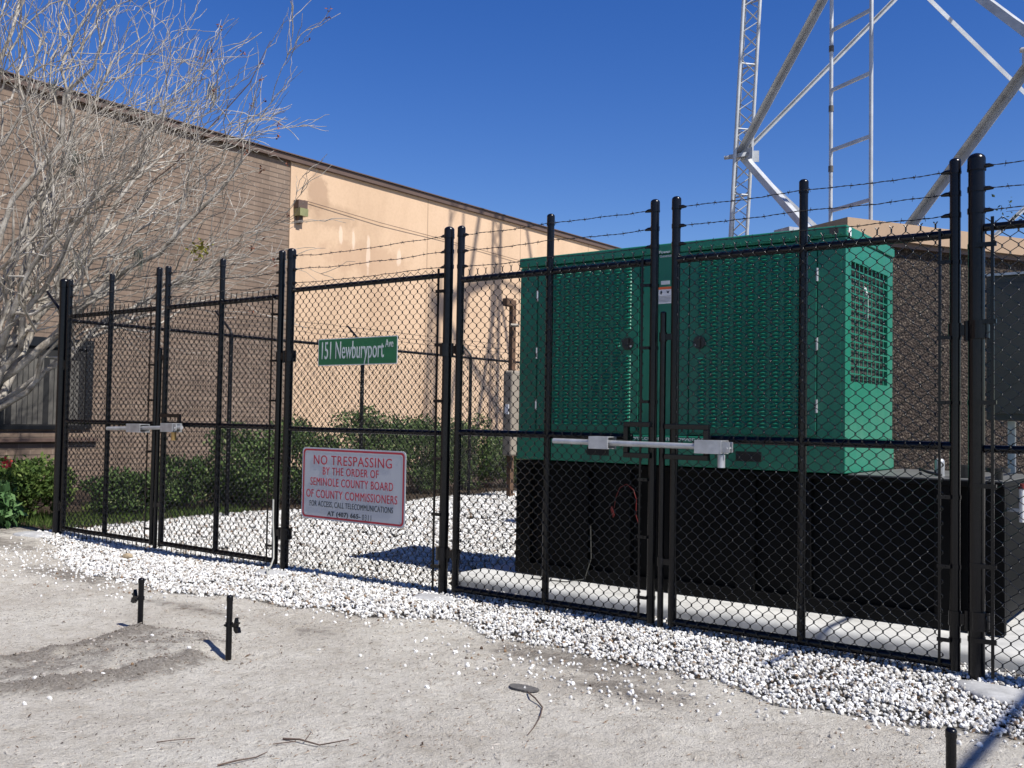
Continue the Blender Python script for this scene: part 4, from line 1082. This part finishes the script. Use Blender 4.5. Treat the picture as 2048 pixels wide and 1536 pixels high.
# ------------------------------------------------------------------ bare tree
def bare_tree():
    base = np.array([-13.45, 5.75, 0.]); rt = np.array([.7976, .6032, 0]); fw = np.array([-.6032, .7976, 0]); up = np.array([0, 0, 1.])
    t = thing('bare_tree', 'large bare pale barked tree spreading in from the left edge', 'tree', tuple(base))
    rs = np.random.default_rng(5)
    big = MB(); crown = MB(); tips = []; mossp = []
    def W(r, z, f): return base + rt*r + up*z + fw*f
    def curve(a, b, n, wob, lift):
        tt = np.linspace(0, 1, n)[:, None]
        d = np.linalg.norm(b-a)
        k = rs.normal(0, wob*d, (n, 3)); k = np.cumsum(k, 0)*.35; k -= k[0] + (k[-1]-k[0])*tt
        return a + (b-a)*tt + up*lift*d*4*tt*(1-tt) + k
    axis0 = W(.2, .6, 0)
    def branch(P, r0, r1, lvl):
        n = len(P)
        (big if lvl == 0 else crown).tube(P, np.linspace(r0, r1, n), (8, 6, 4, 4)[lvl], False)
        if lvl >= 3:
            if rs.uniform() < .5: tips.append(P[-1])
            return
        cnt = (8, 5, 3)[lvl]
        for c in range(cnt):
            f = 1.0 if c == 0 else (rs.uniform(.25, 1.0) if lvl == 0 else rs.uniform(.12, .95))
            i = min(int(f*(n-1)), n-2); u = f*(n-1)-i
            p = P[i]*(1-u)+P[i+1]*u
            d = P[min(i+1, n-1)]-P[i]; d /= np.linalg.norm(d)
            out = p-axis0; out /= np.linalg.norm(out)
            q = np.cross(d, rs.normal(size=3)); q /= np.linalg.norm(q)
            nd = d*.7 + out*.45 + q*rs.uniform(.35, .85) + up*rs.uniform(-.12, .2); nd /= np.linalg.norm(nd)
            ln = (1.75, 1.0, .55)[lvl]*rs.uniform(.5, 1.25)*(1.2-.4*f)
            if c == 0: nd = d + q*.2; nd /= np.linalg.norm(nd)
            rr = max((r0*(1-f)+r1*f)*(.60, .62, .66)[lvl], .0052)
            Q = curve(p, p+nd*ln, (9, 7, 5)[lvl], .13, rs.uniform(-.04, .07))
            branch(Q, rr, max(rr*.45, .0032), lvl+1)
            if lvl == 1 and rs.uniform() < .06: mossp.append(Q[len(Q)//2])
    fork = W(.15, .55, 0)
    big.tube([W(0, -.15, 0), W(.05, .2, 0), fork, W(.25, .9, 0)], [.20, .15, .13, .10], 12)
    T = [(3.8, 4.6, -.3), (3.0, 3.2, .3), (2.6, 5.0, .6), (2.0, 6.0, -.4), (1.5, 6.9, .5), (1.2, 7.5, -.8), (.7, 7.8, .7), (.1, 7.4, -.3), (2.9, 4.2, -1.4), (2.3, 5.0, 1.7),
         (1.3, 5.6, -2.3), (2.6, 2.9, 1.0), (-1.6, 7.0, .8), (-2.8, 5.6, -.6), (.4, 5.8, 2.6), (2.0, 3.7, -1.0), (1.5, 6.3, 1.1), (-1.0, 6.2, -1.8), (1.2, 4.6, .4)]
    for k, (r, z, f) in enumerate(T):
        a = W(.15+rs.uniform(-.06, .1), rs.uniform(.5, 1.3), rs.uniform(-.08, .08)); b = W(r, z, f)
        P = curve(a, b, 12, .045, .04 if r > 1 else .02)
        branch(P, .048 if k % 3 else .062, .014, 0)
    big.build('trunk', M['bark'], t)
    crown.build('branches', M['bark'], t)
    MB().tube([W(2.1, 3.9, -.2), W(2.9, 4.55, -.2), W(3.4, 5.1, -.2), W(3.85, 5.6, -.25), W(4.1, 6.15, -.25)], [.010, .009, .008, .007, .004], 5).build('dark_whip', M['soil_edge'], t)
    # dry seed heads at a few tips
    tt_ = [q for q in tips if np.dot(q-base, rt) > 3.6]; tips2 = [tt_[i] for i in rs.permutation(len(tt_))[:26]]
    P = []
    for q in tips2:
        P = q + rs.normal(0, .012, (9, 3)); V, F = leaf_quads(P, rs.uniform(.02, .045, 9), 0, .6)
        MB().add(V, F).build('seed_head', M['pod'], t, attr={'tone': np.repeat(rs.uniform(0, 1, 9), 4)})
    # hanging moss: thin strands
    for q in [m for m in mossp if np.dot(m-base, rt) < 3.2][:16]:
        mb = MB(); ln = rs.uniform(.06, .45)
        for s in range(26):
            p = q + rs.normal(0, .05, 3)*np.array([1, 1, .6]); l2 = ln*rs.uniform(.4, 1)
            mb.tube([p, p+np.array([rs.normal(0, .015), rs.normal(0, .015), -l2*.5]), p+np.array([rs.normal(0, .02), rs.normal(0, .02), -l2])], [.005, .004, .002], 3, False)
        mb.build('moss_clump', M['moss'], t, attr={'tone': RNG.uniform(0, 1, mb.n)})
    return t
tr = bare_tree()
P = np.array([-11.22, 7.85, 3.54]) + RNG.normal(0, 1, (42, 3))*np.array([.09, .06, .05]); V, F = leaf_quads(P, RNG.uniform(.07, .13, 42), 0, .4)
MB().add(V, F).build('leaf_sprig', M['leafy'], tr, attr={'tone': np.repeat(RNG.uniform(0, 1, 42), 4)})

# leafy tree whose edge reaches in at the right
def right_tree():
    base = np.array([-.55, 17.6, 0.])
    t = thing('evergreen_tree', 'dark leaved tree reaching in at the top right edge', 'tree', tuple(base))
    rs = np.random.default_rng(9); mb = MB(); ends = []
    mb.tube([base+(0, 0, -.1), base+(.05, 0, 2.5), base+(0, .05, 5.0), base+(.05, 0, 8)], [.16, .13, .09, .04], 10)
    for k in range(46):
        z = rs.uniform(3.6, 9.2); a = rs.uniform(0, 2*pi); ln = rs.uniform(.8, 1.9)
        p = base + np.array([0, 0, min(z, 7.9)]); q = p + np.array([cos(a)*ln, sin(a)*ln, rs.uniform(-.1, .7)])
        mb.tube([p, (p+q)/2+rs.normal(0, .08, 3), q], [.03, .018, .006], 5, False)
        for m in range(5):
            e = q + rs.normal(0, .28, 3); mb.tube([(p+q*2)/3, e], .004, 3, False); ends.append(e)
    mb.build('trunk', M['soil_edge'], t)
    P = np.vstack([e + rs.normal(0, .14, (26, 3)) for e in ends]); V, F = leaf_quads(P, rs.uniform(.05, .10, len(P)), 0, .5)
    MB().add(V, F).build('foliage', M['oak'], t, attr={'tone': np.repeat(rs.uniform(0, 1, len(P)), 4)})
right_tree()

# ------------------------------------------------------------------ light, sky, camera
SUNV = Vector((.80, -.045, 1.0)).normalized()
sd = bpy.data.lights.new('sun', 'SUN'); sd.energy = 4.6; sd.angle = radians(.53); sd.color = (1, .965, .91)
so = bpy.data.objects.new('sun', sd); COL.objects.link(so); so.location = (8, 0, 12)
so.rotation_euler = (-SUNV).to_track_quat('-Z', 'Y').to_euler()
w = bpy.data.worlds.new('World'); SC.world = w; w.use_nodes = True
nt = w.node_tree; bg = nt.nodes['Background']
sky = nt.nodes.new('ShaderNodeTexSky'); sky.sky_type = 'NISHITA'; sky.sun_disc = False
sky.sun_elevation = math.asin(SUNV.z); sky.sun_rotation = math.atan2(SUNV.x, SUNV.y)
sky.altitude = 0; sky.air_density = 1.0; sky.dust_density = .2; sky.ozone_density = 3.0
hs = nt.nodes.new('ShaderNodeHueSaturation'); hs.inputs['Saturation'].default_value = 1.36; hs.inputs['Hue'].default_value = .520
L(nt, sky.outputs[0], hs.inputs['Color']); L(nt, hs.outputs[0], bg.inputs[0]); bg.inputs[1].default_value = .082

cd = bpy.data.cameras.new('camera'); cd.sensor_width = 36; cd.lens = 1973/2048*36; cd.clip_end = 2000; cd.clip_start = .05
co = bpy.data.objects.new('camera', cd); COL.objects.link(co)
Rm = Matrix.Rotation(radians(37.1), 4, 'Z') @ Matrix.Rotation(pi/2+radians(2.03), 4, 'X') @ Matrix.Rotation(.0166, 4, 'Z')
co.matrix_world = Matrix.Translation((0, 0, 1.37)) @ Rm
SC.camera = co
SC.view_settings.view_transform = 'Standard'; SC.view_settings.look = 'None'
SC.view_settings.exposure = .60; SC.view_settings.gamma = 1
